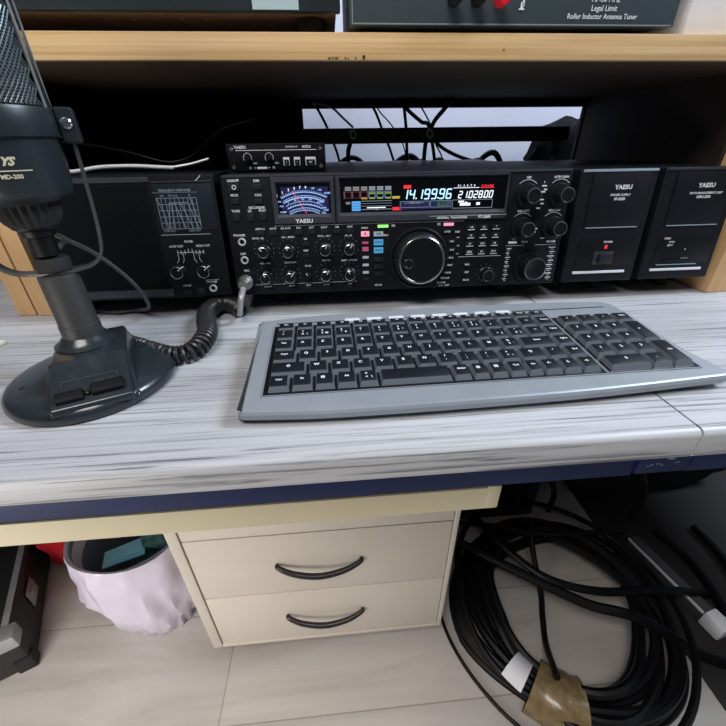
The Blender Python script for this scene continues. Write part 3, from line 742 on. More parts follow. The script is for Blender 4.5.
# ---- two boxes on the right
def rbox(label, a0, w, kind):
    t = thing('station_accessory', label, 'radio accessory', (XL+a0*.001, 0, H0))
    mb = MB(); fbox(mb, 0, w, 0, 134, -18, 0, 0, 3, 3); mb.build('front_panel', 'panel', t)
    MB().box(.001, w*.001-.001, .0172, .28, .001, .1325, bev=.002).build('cover', 'cover', t)
    feet(t, (.02, w*.001-.02), (.05, .24), H0, .010)
    mb = MB(); fbox(mb, 2, w-2, 130.6, 133.4, -.2, 1.0, 0, .5); mb.build('top_trim', 'graph' if kind else 'bezel', t)  # paler trim on the power supply paints a window reflection on its bevel
    mb = MB(); fbox(mb, 16, w-10, 68, 129.5, 0, .9, 0, .5); mb.build('upper_plate', 'panel', t)
    mb = MB(); fbox(mb, 14, w-8, 20, 56, -.1, .5, 0, .4); mb.build('lower_plate', 'black', t)
    mb = MB(); fbox(mb, 18, w-12, 67.2, 68.4, .2, 1.2, 0, .2); mb.build('plate_edge', 'graph', t)
    mb = MB(); fbox(mb, 13, w-14, 11.0, 14.2, -.1, 1.8, 0, .5); mb.build('white_strip', 'whitehi', t)
    mb = MB()
    c = 16+(w-26)/2
    ftext(mb, 'YAESU', c+4, 113.5, 6.4, 0, 1.05, bold=.03, sx=1.1)
    if kind:
        ftext(mb, 'POWER SUPPLY', c+2, 105, 3.4, 0, 1.05); ftext(mb, 'FP-2000', c+2, 100.4, 4., 0, 1.05, bold=.03)
    else:
        ftext(mb, 'DATA MANAGEMENT UNIT', c+6, 105, 3.3, 0, 1.05); ftext(mb, 'DMU-2000', c+4, 100.6, 3.8, 0, 1.05, bold=.03)
    mb.build('maker_lettering', 'white', t)
    if kind:
        mb = MB(); fbox(mb, 37, 64, 22.5, 38.5, 0, 1.2, 0, .4); mb.build('switch_frame', 'bezel', t)
        mb = MB(); mb.box(-.0098, .0098, -.0055, .0055, 0, .0045, 0, .0008, Mx=FT(51.5, 30.4, 1) @ RY(R(8)))
        mb.build('rocker_switch', 'button', t)
        mb = MB(); fbox(mb, 49.6, 53.2, 42, 46.6, 0, .9, 0, .3); mb.build('power_lamp', 'e_red', t, label='red lamp')
        mb = MB(); ftext(mb, 'POWER', 53, 50.2, 3.2, 0, .6); mb.build('switch_lettering', 'white', t)
    else:
        mb = MB(); fbox(mb, 22, 72, 28, 33, .3, .7, 0, .2); fbox(mb, 26, 66, 22.5, 25.5, .3, 2.2, 0, .3); mb.build('card_slot', 'panel', t)
        mb = MB(); fbox(mb, 20, 76, 18.2, 19.4, .3, 1.4, 0, .2); fbox(mb, 52, 62, 26.3, 27, .5, 1.2); mb.build('slot_edge', 'graph', t)
        mb = MB(); ftext(mb, 'CARD', 26, 52, 3.2, 0, .6); ftext(mb, 'CF IN', 33, 47.5, 2.8, 0, .6); ftext(mb, 'EJECT', 32, 43.5, 2.8, 0, .6)
        strip(mb, [(54, 38), (55.2, 38)], 1.4, 0, .6); mb.build('slot_lettering', 'white', t)
    return t
rbox('black power supply box with a rocker switch, between radio and data unit', 420, 98, True)
rbox('black data unit box with a card slot beside the pine upright', 527, 99, False)

# ---- small control box on top of the radio
cb = thing('control_box', 'small black control box with four corner screws on top of the radio', 'control box', (.1316, .05, .1585))
cb.scale = (.962, .962, .98)
k = .001
MB().box(.002, .116, .004, .09, .0015, .029, bev=.0015).build('case', 'cover', cb)
MB().box(0, .1185, 0, .004, .0012, .0300, bev=.001).build('front_panel', 'black', cb)
for x in (.006, .1125):
    for z in (.0055, .0245):
        MB().lathe([(.0024, 0), (.0024, .001), (.0018, .0016), (.0010, .0017), (.0008, .0009), (0, .0009)], 18, 0, T(x, 0, z) @ RX(R(90)), cap=False).build('screw', 'chrome', cb)
mb = MB(); TB = lambda x, z, o=.0001: T(x, -o, z) @ RX(R(90))
mb.text('YAESU', .0042, TB(.0165, .0262), 0, bold=.03, sx=1.15); mb.text('INTERFACE', .0022, TB(.078, .0262), 0, bold=.02, sx=1.3); mb.text('MOD.II', .0034, TB(.096, .0262), 0, bold=.03)
mb.box(.011, .108, -.0003, 0, .0228, .0234)
for x in (.024, .050):
    for i in range(10):
        a_ = R(-120+i*24); a2 = R(-120+(i+1)*24)
        mb.box(-.0004, .0004, .0045, .0052, 0, .0002, 0, Mx=TB(x, .0155, 0) @ RZ(-a_))
        mb.box(-.0008, .0008, .0046, .0051, 0, .0002, 0, Mx=TB(x, .0155, 0) @ RZ(-(a_+a2)/2))
    mb.text('MAX', .002, TB(x+.0085, .0095), 0, bold=.02)
mb.text('50', .0028, TB(.026, .0045), 0, bold=.03); mb.text('70', .0028, TB(.054, .0045), 0, bold=.03); mb.box(.034, .046, -.0003, 0, .0034, .0056)
mb.box(.030, .033, -.0003, 0, .0043, .0048); mb.box(.0475, .050, -.0003, 0, .0043, .0048)
mb.build('lettering', 'white', cb)
for x in (.024, .050):
    MB().lathe([(.0038, 0), (.0038, .005), (.003, .0058), (0, .0058)], 20, 0, T(x, 0, .0155) @ RX(R(90)), knurl=.08, cap=False).build('knob', 'knob', cb)
for x, w in ((.0705, .0075), (.0835, .0075), (.100, .0125)):
    f_ = MB().box(x-w/2, x+w/2, -.0008, 0, .0065, .0155, bev=.0003).build('button_frame', 'white', cb)
    f2 = MB().box(x-w/2+.001, x+w/2-.001, -.0022, -.0006, .0074, .0128, bev=.0004).build('button', 'black', f_)
    m_ = MB(); m_.text('1' if w < .01 else 'RX', .003, T(x, -.0023, .010) @ RX(R(90)), 0, bold=.02); m_.build('lettering', 'white', f_)

# ------------------------------------------------------------------ keyboard
U = .018897; KZ = .028
KL = thing('computer_keyboard', 'silver computer keyboard with black keys in front of the radio', 'keyboard', (.18812, -.10365, 0), (0, 0, .01637))
KP = T(0, 0, KZ) @ RX(.0791) @ Matrix.Diagonal((U, -U, 1, 1))      # (a, b) key units -> desk
KPs = T(0, 0, KZ) @ RX(.0791)
def kbx(mb, a0, a1, b0, b1, z0, z1, mi=0, bev=0., top=None, seg=2):
    return mb.box(a0*U, a1*U, -b1*U, -b0*U, z0, z1, mi, bev, seg, KPs, top)
def smooth_closed(pts, n=6):
    P = [Vector((x, y, 0)) for x, y in pts]; N = len(P); out = []
    for i in range(N):
        a, b_, c, d = P[i-1], P[i], P[(i+1) % N], P[(i+2) % N]
        for q in range(n):
            t_ = q/n; v = .5*((2*b_)+(c-a)*t_+(2*a-5*b_+4*c-d)*t_*t_+(3*b_-a-3*c+d)*t_**3); out.append((v.x, v.y))
    return out
out = [(-1.13, -.2), (-1.12, -.70), (-1.0, -.92), (-.7, -1.02), (1.16, -1.32), (5, -1.60), (8.82, -1.71), (13, -1.72), (15.64, -1.66), (18.5, -1.47), (19.3, -1.38), (19.75, -1.1), (19.95, -.5), (20.1, .8), (20.14, 2.4), (20.22, 3.6), (20.42, 4.8), (20.72, 5.8), (20.72, 6.2), (20.4, 6.42), (19.5, 6.50), (14, 6.82), (8.7, 6.93), (3, 6.92), (0, 6.75), (-.72, 6.68), (-.95, 6.62), (-1.06, 6.4), (-1.08, 4)]
ol = [(a*U, -b_*U) for a, b_ in smooth_closed(out, 4)][::-1]
cxk, cyk = 9.8*U, -2.6*U
def off(pl, d):
    res = []
    n = len(pl)
    for i in range(n):
        p0 = Vector(pl[i-1]); p1 = Vector(pl[(i+1) % n]); t_ = (p1-p0).normalized(); nn = Vector((-t_.y, t_.x)); res.append((pl[i][0]+nn.x*d, pl[i][1]+nn.y*d))
    return res
mb = MB(KPs); ZT = -.0048
layers = [(off(ol, .006), ZT-.0095), (off(ol, .0015), ZT-.0088), (ol, ZT-.0070), (off(ol, .0001), ZT-.0026), (off(ol, .0016), ZT-.0005), (off(ol, .0035), ZT)]
n = len(ol); vs = [(x, y, z) for pl, z in layers for x, y in pl]
for li in range(len(layers)-1):
    mb.add(vs[li*n:(li+2)*n], [(i, (i+1) % n, n+(i+1) % n, n+i) for i in range(n)], 0, None, True)
mb.add(vs[:n], [tuple(reversed(range(n)))], 0); mb.add(vs[-n:], [tuple(range(n))], 0)
mb.build('case', ['kbbody'], KL)
# underside pan and rear feet
mb = MB(); pan = [(cxk+(x-cxk)*.93, cyk+(y-cyk)*.84) for x, y in ol]
q0 = [KPs @ Vector((x, y, ZT-.009)) for x, y in pan]
vs = [tuple(v) for v in q0]+[(v.x, v.y, .0006) for v in q0]
mb.add(vs, [(i, n+i, n+(i+1) % n, (i+1) % n) for i in range(n)]+[tuple(range(n, 2*n)), tuple(reversed(range(n)))], 0)
mb.build('underside', 'black', KL)
for a in (.3, 18.6): MB().box(a*U, (a+1.2)*U, .012, .020, .0002, .020, bev=.001).build('foot', 'rubber', KL)
# lip along the front
mb = MB(); kbx(mb, -.16, 15.14, -.18, 5.72, ZT-.001, ZT+.0004); kbx(mb, 15.24, 19.66, .44, 5.72, ZT-.001, ZT+.0004); mb.build('key_well', 'black', KL)
mb = MB()
for a0, a1, b0, b1 in ((-.20, -.15, -.2, 5.74), (-.2, 15.18, 5.72, 5.77), (15.12, 15.17, -.2, 5.74), (-.2, 15.18, -.22, -.17), (15.2, 15.24, .42, 5.74), (15.2, 19.7, 5.72, 5.77), (19.66, 19.7, .42, 5.74)): kbx(mb, a0, a1, b0, b1, ZT-.001, ZT+.0008)
mb.build('well_edge', 'kblip', KL)
def key(a0, a1, b0, b1, leg, small=False):
    g = .045; mb = MB()
    x0, x1, y0, y1 = (a0+g)*U, (a1-g)*U, -(b1-g)*U, -(b0+g)*U
    tz = 0.
    # dished cap: base rectangle, tapered sides, top slightly set back
    bz = ZT+.0002; ins = .0017; fr = .0029; bk_ = .0010
    tl = [(x0+ins, y0+fr, tz-.0002), (x1-ins, y0+fr, tz-.0002), (x1-ins, y1-bk_, tz+.0004), (x0+ins, y1-bk_, tz+.0004)]
    e = .0007
    tl2 = [(x0+ins+e, y0+fr+e, tz+.0002), (x1-ins-e, y0+fr+e, tz+.0002), (x1-ins-e, y1-bk_-e, tz+.0008), (x0+ins+e, y1-bk_-e, tz+.0008)]
    bl = [(x0, y0, bz), (x1, y0, bz), (x1, y1, bz), (x0, y1, bz)]
    mb.add(bl+tl, [(0, 1, 5, 4), (1, 2, 6, 5), (3, 0, 4, 7)], 1, KPs)
    mb.add(bl+tl, [(2, 3, 7, 6)], 0, KPs)
    mb.add(tl+tl2, [(i, (i+1) % 4, 4+(i+1) % 4, 4+i) for i in range(4)]+[(4, 5, 6, 7)], 0, KPs)
    if leg:
        main, sub = (leg+[None])[:2] if isinstance(leg, list) else (leg, None)
        cxx, cyy = (tl2[0][0]+tl2[1][0])/2, (tl2[0][1]+tl2[2][1])/2
        hgt_ = .0045 if len(main) < 2 else .0032
        if small: hgt_ = .0030
        wid = x1-x0
        tilt = KPs @ T(0, 0, .00085)
        if sub:
            mb.text(main, hgt_*.9, tilt @ T(cxx-.0018, cyy+.0022, 0), 2, bold=.02); mb.text(sub[0], hgt_*.85, tilt @ T(cxx-.0018, cyy-.0022, -.00015), 2, bold=.02)
            if len(sub) > 1: mb.text(sub[1], hgt_*.8, tilt @ T(cxx+.0025, cyy-.0022, -.00015), 2, bold=.02)
        else: mb.text(main, hgt_, tilt @ T(cxx-(.0015 if len(main) == 1 and wid < .03 else .0), cyy+.0008, 0), 2, bold=.025)
    return mb.build('key', ['key', 'keysheen', 'legend'], KL)
rows = []
frow = ['Esc', 'F1', 'F2', 'F3', 'F4', 'F5', 'F6', 'F7', 'F8', 'F9', 'F10', 'F11', 'F12', 'Num', 'Prt']
for i, s_ in enumerate(frow): key(i, i+1, -.10, .60, s_, True)
r1 = [['³', '²'], ['1', '&|'], ['2', 'é@'], ['3', '"#'], ['4', "'"], ['5', '('], ['6', '§^'], ['7', 'è'], ['8', '!'], ['9', 'ç{'], ['0', 'à}'], ['°', ')'], ['_', '-'], '<--', 'Home']
for i, s_ in enumerate(r1): key(i, i+1, .6, 1.6, s_)
r2 = ['Tab']+list('AZERTYUIOP')+[['¨', '^['], ['*', '$]'], '<-', 'PgUp']
for i, s_ in enumerate(r2): key(i, i+1, 1.6, 2.6, s_)
def rowk(defs, b0, b1):
    a = 0
    for s_, w in defs: key(a, a+w, b0, b1, s_); a += w
rowk([('Caps', 1.2)]+[(c, 1) for c in 'QSDFGHJKLM']+[(['%', 'ù´'], 1), ('Enter', 1.8), ('PgDn', 1)], 2.6, 3.6)
rowk([('⇧', 1.7)]+[(c, 1) for c in 'WXCVBN']+[(['?', ','], 1), (['.', ';'], 1), (['/', ':'], 1), (['+', '=~'], 1), ('⇧', 1.3), ('↑', 1), ('End', 1)], 3.6, 4.6)
xs = [0, 1, 2, 2.95, 3.92, 4.85, 8.12, 9.0, 9.83, 10.67, 11.52, 12.3, 13.2, 14.1, 15.0]
for (a, b_, s_) in zip(xs, xs[1:], ['Ctrl', 'Fn', '⊞', 'Alt', ['>', '<\\'], '', 'AltGr', '⊞', '▤', 'Ctrl', 'Ins', '←', '↓', '→']): key(a, b_, 4.6, 5.6, s_)
N0 = 15.38; NW = 1.04
np_ = [['/', '*', '-', 'Num'], ['7', '8', '9', None], ['4', '5', '6', None], ['1', '2', '3', None]]
for j, rw in enumerate(np_):
    for i, s_ in enumerate(rw):
        if s_: key(N0+i*NW, N0+(i+1)*NW, .6+j, 1.6+j, s_)
key(N0+3*NW, N0+4*NW, 1.6, 3.6, '+'); key(N0+3*NW, N0+4*NW, 3.6, 5.6, 'Ent')
key(N0, N0+2*NW, 4.6, 5.6, '0'); key(N0+2*NW, N0+3*NW, 4.6, 5.6, '.')
for i in range(8):
    mb = MB(); a = 3.66+i*1.25; s_ = -.17-.0*i
    kbx(mb, a, a+.84, -.66, -.34, ZT-.0005, ZT+.0016, 0, .0005); mb.build('media_key', 'media', KL)
mb = MB(); kbx(mb, -.1, 3.6, -.56, -.50, ZT-.0008, ZT+.0002); kbx(mb, 13.5, 19.1, -.60, -.55, ZT-.0008, ZT+.0002)
for i in range(7): a = 4.56+i*1.25; kbx(mb, a, a+.3, -.52, -.46, ZT-.0008, ZT+.0002)
mb.build('groove', 'black', KL)
mb = MB(); kbx(mb, 13.5, 19.1, -.66, -.62, ZT-.0008, ZT+.0004); mb.build('groove_highlight', 'kblip', KL)

# ------------------------------------------------------------------ desk microphone
MT = thing('desk_microphone', 'large black desk microphone on a round base, at the left of the desk', 'microphone', (.027, -.150, 0), (0, 0, R(24)))
k = .001; CX, CY = .0005, .018
mb = MB(); mb.lathe([(63*k, .3*k), (66*k, 1.5*k), (67*k, 4*k), (66.5*k, 8*k), (64*k, 11.5*k), (60*k, 13.8*k), (48*k, 16.5*k), (30*k, 18.5*k), (0, 19*k)], 96, 0, cap=False)
mb.add([(63*k*math.cos(2*PI*i/48), 63*k*math.sin(2*PI*i/48), .3*k) for i in range(48)], [tuple(reversed(range(48)))], 0)
mb.build('base', 'micbase', MT)
def hull(pts_bottom, pts_top, bev, name, m, par, mi=0):
    bm = bmesh.new(); n_ = len(pts_bottom)
    vb = [bm.verts.new(p_) for p_ in pts_bottom]; vt = [bm.verts.new(p_) for p_ in pts_top]
    bm.faces.new(vb[::-1]); bm.faces.new(vt)
    for i in range(n_): j = (i+1) % n_; bm.faces.new((vb[i], vb[j], vt[j], vt[i]))
    bmesh.ops.bevel(bm, geom=bm.edges[:], offset=bev, segments=3, affect='EDGES', profile=.6); bm.verts.index_update()
    b = MB(); b.add([v.co.copy() for v in bm.verts], [tuple(v.index for v in f_.verts) for f_ in bm.faces], 0, None, True); bm.free()
    return b.build(name, m, par)
# housing block: flat top round the column, sloping control face to the front
zt = 33*k
hull([(-29*k, -60*k, 8*k), (37*k, -60*k, 8*k), (36*k, 50*k, 8*k), (-28*k, 50*k, 8*k)],
     [(-25*k, -17*k, zt), (32*k, -17*k, zt), (30*k, 44*k, zt), (-23*k, 44*k, zt)], 3*k, 'housing', 'micbase', MT)
# control face wedge
hull([(-24*k, -64*k, 9*k), (32*k, -64*k, 9*k), (32*k, -16*k, 9*k), (-25*k, -16*k, 9*k)],
     [(-24*k, -63*k, 15*k), (32*k, -63*k, 15*k), (31*k, -20*k, 32*k), (-24*k, -20*k, 32*k)], 1.6*k, 'control_face', 'micbase', MT)
SL = math.atan2(17, 43)
SM = T(4*k, -41.5*k, 23.6*k) @ RX(SL)
mb = MB(SM); mb.box(-24*k, -5*k, -18.5*k, -8.5*k, -1*k, 3.8*k, bev=1.6*k, seg=3); mb.build('lock_button', 'black', MT)
mb = MB(SM); mb.box(0*k, 23*k, -17*k, -6*k, -1*k, 4.4*k, bev=1.8*k, seg=3); mb.build('talk_button', 'black', MT)
mb = MB(SM); mb.lathe([(2*k, 0), (2*k, 2*k), (1*k, 2.6*k), (0, 2.6*k)], 16, 0, T(-2.4*k, -13*k, 0), cap=False); mb.build('lamp', 'black', MT)
mb = MB(SM)
for a0, a1 in ((-20, -5), (3, 19)): mb.box(a0*k, a1*k, 3*k, 3.6*k, 0, .5*k)
for a0 in (-20, 18.6): mb.box(a0*k, (a0+.6)*k, 0, 3.6*k, 0, .5*k)
mb.text('MIC', 3.6*k, T(-.5*k, 3.5*k, .5*k), 0); mb.text('FAST  PTT', 3*k, T(10*k, -3*k, .6*k), 0)
mb.build('base_lettering', 'yoke', MT)
# side ridges at the housing's right and left, front of base
mb = MB(); mb.box(36*k, 46*k, 18*k, 20.5*k, 14*k, 19*k, bev=1*k); mb.box(36*k, 44*k, 24*k, 26.5*k, 14*k, 18*k, bev=1*k)
mb.box(-50*k, -46*k, -14*k, -8*k, 13*k, 17*k, bev=1*k); mb.build('base_rib', 'micbase', MT)
CM = T(CX, CY, 0)
mb = MB(CM); mb.lathe([(24.5*k, zt-1*k), (24.5*k, zt+1.2*k), (23*k, zt+2.2*k), (22.4*k, zt+2.4*k), (19*k, zt+5*k), (17*k, zt+8*k), (15.8*k, zt+9*k)], 56, 0, cap=False); mb.build('column_collar', 'micbase', MT)
mb = MB(CM); mb.lathe([(15.8*k, zt+8*k), (15.6*k, 52*k), (15.5*k, 52.4*k), (15.1*k, 52.6*k), (15.0*k, 53*k), (14.6*k, 94*k), (14*k, 96.5*k), (0, 96.6*k)], 56, 0, cap=False); mb.build('column', 'miccol', MT)
# yoke: flat bar bent to a U, passing under the thumb nut
yk = [(-43, 191), (-42, 170), (-40.5, 145), (-38.5, 124), (-35, 109), (-27, 101), (-15, 98.3), (0, 98), (15, 98.3), (27, 101), (35, 109), (38.5, 124), (40.5, 145), (42, 170), (43, 191)]
P = catmull([(x*k, 0, z*k) for x, z in yk], 6)
mb = MB(CM); vs = []
for i, p_ in enumerate(P):
    t_ = (P[min(i+1, len(P)-1)]-P[max(i-1, 0)]).normalized(); nn = Vector((-t_.z, 0, t_.x)); w = (5.0 if abs(p_.x) > .02 else 5.0+5.*(1-abs(p_.x)/.02))*k
    if p_.z > .13: w = 3.4*k
    for s1, s2 in ((-1, -1), (1, -1), (1, 1), (-1, 1)): vs.append(p_+nn*(1.1*k*s2)+Vector((0, w*s1, 0)))
fs = []
for i in range(len(P)-1):
    for q in range(4): fs.append((i*4+q, i*4+(q+1) % 4, i*4+4+(q+1) % 4, i*4+4+q))
fs += [(0, 1, 2, 3)[::-1], tuple((len(P)-1)*4+q for q in range(4))]
mb.add(vs, fs, 0, None, False); mb.build('yoke', 'yoke', MT)
mb = MB(CM); mb.lathe([(10.8*k, 99*k), (12*k, 100*k), (12.3*k, 108*k), (11.2*k, 109.6*k), (0, 110.2*k)], 64, 0, knurl=.03, kr=(0, 2), cap=False); mb.build('thumb_nut', 'rubber', MT)
# mic body hung between the arms
BM = T(CX-.001, CY, 0)
mb = MB(BM); mb.lathe([(9*k, 112*k), (9*k, 126*k), (11*k, 127*k), (11.5*k, 131*k), (15*k, 133*k), (15.5*k, 137*k)], 40, 0, cap=True); mb.build('cable_connector', 'black', MT)
mb = MB(BM); mb.lathe([(15.5*k, 134*k), (18*k, 137*k), (20.5*k, 142*k), (21.5*k, 150*k), (24*k, 153*k)], 48, 0, knurl=.08, kr=(1, 3), cap=False, smooth=False); mb.build('ribbed_ring', 'rubber', MT)
mb = MB(BM); mb.lathe([(25*k, 152*k), (29*k, 153*k), (32*k, 156*k), (33.5*k, 160*k), (35*k, 175*k), (36*k, 190*k), (36*k, 193*k)], 64, 0, cap=False); mb.build('lower_body', 'micmet', MT)
mb = MB(BM); mb.lathe([(36*k, 192*k), (38.6*k, 193*k), (39*k, 195*k), (39*k, 208*k), (38.2*k, 210*k), (36*k, 210.5*k)], 64, 0, cap=False)
mb.build('clamp_ring', 'micmet', MT)
for s1 in (1, -1):
    cp = MB(BM @ T(s1*.044, 0, 0)); cp.box(-5.5*k, 6*k, -9*k, 9*k, 189*k, 211*k, bev=2.2*k, seg=3); blk_ = cp.build('clamp_block', 'micmet', MT)
    cp = MB(BM @ T(s1*.044, -.0092, .2012) @ RX(R(90))); cp.lathe([(3.6*k, 0), (3.6*k, 1*k), (2.6*k, 1.8*k), (1.6*k, 1.8*k), (1.4*k, .8*k), (0, .8*k)], 24, 0, cap=False); cp.build('clamp_screw', 'chrome', blk_)
mb = MB(BM @ RZ(R(-12))); mb.lathe([(2*k, 0), (2*k, 1.2*k), (1.2*k, 1.8*k), (0, 1.8*k)], 18, 0, T(-8*k, -38.6*k, 203*k) @ RX(R(90)), cap=False); mb.box(-1*k, 0, -39.6*k, -38.2*k, 198*k, 212*k); mb.build('ring_screw', 'chrome', MT)
# grille frame and wire mesh
mb = MB(BM)
def gsec(a0, a1, r0, z0, z1, n_=16):
    vs = []; 
    for z in (z0, z1):
        for i in range(n_+1):
            a_ = R(a0+(a1-a0)*i/n_); vs.append((r0*math.cos(a_), r0*math.sin(a_), z))
    return vs, [(i, i+1, n_+2+i, n_+1+i) for i in range(n_)]
mb.lathe([(36*k, 210*k), (35.5*k, 212*k), (35.0*k, 290*k), (32*k, 318*k), (20*k, 332*k), (0, 336*k)], 64, 0, cap=False)
mb.build('grille_core', 'black', MT)
for a_c in (0, 180):
    mb = MB(BM)
    for z0, z1, r0 in ((210, 325, 37.6),):
        vs = []; n_ = 10
        for z in (z0, z1):
            for rr in (r0, r0-2.4):
                for i in range(n_+1):
                    a_ = R(a_c-19+38*i/n_); q = rr if z < 300 else rr-6
                    vs.append((q*k*math.cos(a_), q*k*math.sin(a_), z*k))
        m1 = n_+1; fs = []
        for i in range(n_): fs += [(i, i+1, 2*m1+i+1, 2*m1+i), (m1+i+1, m1+i, 3*m1+i, 3*m1+i+1), (i, m1+i, m1+i+1, i+1), (2*m1+i, 2*m1+i+1, 3*m1+i+1, 3*m1+i)]
        fs += [(0, 2*m1, 3*m1, m1), (n_, m1+n_, 3*m1+n_, 2*m1+n_)]
        mb.add(vs, fs, 0, None, True)
    mb.build('grille_frame', 'alu' if 0 else 'micmet', MT)
mb = MB(BM)      # woven wires
for side in (-90, 90):
    for s_ in range(-75, 75):
        for dr in (1, -1):
            pts = []
            for q in range(12):
                z = 211+q*10; a_ = side+dr*(s_*4.6-22+q*13.)
                if abs((a_-side)) <= 71: pts.append((36.9*k*math.cos(R(a_)), 36.9*k*math.sin(R(a_)), z*k))
            if len(pts) > 1: mb.tube(pts, .62*k, 5, smooth_n=0)
mb.build('grille_mesh', 'meshwire', MT)
mb = MB(BM)
for a_c, sgn in ((-71.5, 1), (-108.5, -1)):
    pass
for a_c in (-20, 20, 160, 200):
    mb = MB(BM); mb.tube([(37.9*k*math.cos(R(a_c)), 37.9*k*math.sin(R(a_c)), z*k) for z in (210, 250, 300)], .9*k, 6, smooth_n=0); mb.build('grille_rim', 'alu', MT)
# lettering wrapped on the body front
mb = MB(BM)
def wrap(s_, size, z, mi, bold=.02, shear=0., dx=0., rr=35.2):
    vs, fs = text_mesh(s_, shear, bold)
    o_ = []
    for v in vs:
        a_ = R(-90)+(v.x*size+dx)/rr; zz = z+v.y*size; q = rr+.001*0+ (zz-175)*.067
        o_.append((q*k*math.cos(a_), q*k*math.sin(a_), zz*k))
    mb.add(o_, fs, mi)
wrap('YS', 6.5, 178.5, 0, .06, .5, 6); wrap('MD-200', 3.6, 169.6, 0, .04, 0, 6)
vs = [((35.1)*k*math.cos(R(-90+a_)), 35.1*k*math.sin(R(-90+a_)), z*k) for z in (172.8, 173.5) for a_ in range(-30, 31, 3)]
mb.add(vs, [(i, i+1, 22+i, 21+i) for i in range(20)], 0)
mb.build('body_lettering', 'micprint', MT)

# mic lead hanging from the connector behind the column
mb = MB(); mb.tube([(.024, -.135, .113), (.020, -.108, .118), (.0, -.085, .117), (.004, -.050, .094), (.019, -.036, .066), (.0275, -.030, .044), (.022, -.012, .018), (-.008, .014, .005), (-.034, .013, .0035), (-.071, .028, .0035), (-.095, .040, .0035)], .0021, 10)
tag(mb.build('microphone_lead', 'greycable', None, loc=(.01, -.06, .003)), 'thin grey lead looping down behind the microphone column', 'cable')

# cables lying over the speaker
mb = MB(); mb.tube([(-.069, .05, .1655), (-.046, .05, .1625), (-.014, .05, .1665), (.022, .05, .1672), (.050, .053, .1655), (.066, .056, .1645)], .0021, 10, 0); mb.tube([(.063, .0555, .1646), (.086, .06, .168), (.107, .063, .173)], .0016, 8, 1)
tag(mb.build('white_cable', ['whitecable', 'silvercable'], None, loc=(0, .05, .16)), 'short white cable lying on top of the speaker', 'cable')
mb = MB(); mb.tube([(-.13, .12, .182), (-.085, .10, .192), (-.048, .10, .190), (0, .10, .181), (.040, .10, .170), (.065, .105, .172), (.085, .12, .185), (.105, .15, .205), (.13, .3, .225)], .0012, 8)
tag(mb.build('thin_lead', 'greycable', None, loc=(0, .1, .17)), 'thin dark lead arching above the white cable', 'cable')

# cables behind the radio
rear = [
 ('silver-grey lead slanting down to the first clip behind the radio', 'silvercable', [(.225, .37, .252), (.258, .372, .2455), (.28, .366, .228), (.2985, .366, .213)], .0020),
 ('black lead dropping from the shelf at the left of the first clip', 'cable', [(.229, .38, .252), (.246, .38, .222), (.258, .38, .195), (.270, .38, .16), (.28, .39, .10), (.29, .42, .003)], .0024),
 ('thick black cable crossing behind the first clip', 'cable', [(.30, .375, .205), (.292, .38, .185), (.288, .38, .16), (.29, .39, .05), (.30, .40, .003)], .0045),
 ('black lead left of centre between the two clips', 'cable', [(.333, .38, .252), (.345, .38, .232), (.357, .38, .205), (.375, .39, .17), (.40, .40, .10), (.41, .42, .003)], .0024),
 ('thin black lead crossing towards the second clip from the left', 'cable', [(.340, .385, .252), (.352, .385, .237), (.375, .385, .215), (.40, .39, .18), (.42, .40, .10), (.43, .42, .003)], .0012),
 ('straight black lead hanging just left of the second clip', 'cable', [(.3945, .38, .254), (.3975, .38, .235), (.402, .38, .205), (.410, .39, .14), (.43, .40, .003)], .0030),
 ('black cable slanting right down to the second clip', 'cable', [(.388, .375, .254), (.405, .375, .238), (.428, .37, .221), (.445, .37, .209), (.47, .39, .12), (.48, .41, .003)], .0034),
 ('thin black lead meeting the second clip from above', 'cable', [(.421, .372, .252), (.437, .370, .230), (.447, .370, .214), (.46, .38, .187), (.485, .39, .14), (.50, .41, .003)], .0014),
 ('thick black cable slanting left down to the second clip', 'cable', [(.486, .375, .256), (.470, .372, .240), (.450, .37, .216), (.44, .38, .17), (.45, .40, .003)], .0042),
 ('black cable sweeping right below the rail behind the radio', 'cable', [(.452, .375, .196), (.475, .38, .178), (.52, .39, .160), (.58, .40, .147), (.66, .40, .14), (.72, .39, .10), (.73, .385, .05)], .0034),
]
for lab, m_, pts, r_ in rear:
    mb = MB(); mb.tube(pts, r_, 8); c_ = pts[0]
    tag(mb.build('hanging_cable', m_, None, loc=c_), lab, 'cable', 'cables behind the radio')
# dark boxes behind the radio (seen as the dark band under the rail)
mb = MB().box(.20, .70, .525, .60, .0005, .138, bev=.008)
tag(mb.build('mains_adapter_box', 'black', None, loc=(.45, .56, 0)), 'long black box standing at the wall behind the radio', 'box')
mb = MB()
for i in range(12):
    a0 = random.Random(i); x_ = .20+.030*i; q_ = a0.random()
    mb.tube([(x_, .44+.03*q_, .02), (x_+.03, .46, .09+.05*a0.random()), (x_+.08, .45, .125+.045*a0.random()), (x_+.13, .47, .09), (x_+.16, .49, .005)], .0045+.0035*q_, 8)
tag(mb.build('cable_tangle', 'cable', None, loc=(.35, .47, 0)), 'tangle of black cables heaped at the wall behind the radio', 'cables')

crumple('black_pouch', 'fabric', (.835, .515, .112), (.105, .06, .111), 'black cloth pouch slumped at the wall behind the hutch opening', 'pouch', 9, .3)
mb = MB(); mb.box(-.150, -.1165, -.066, -.0575, .0005, .0045, bev=.0012)
tag(mb.build('cream_stick', 'beige', None, loc=(-.13, -.062, 0)), 'small cream stick on the desk at the far left edge', 'stick')

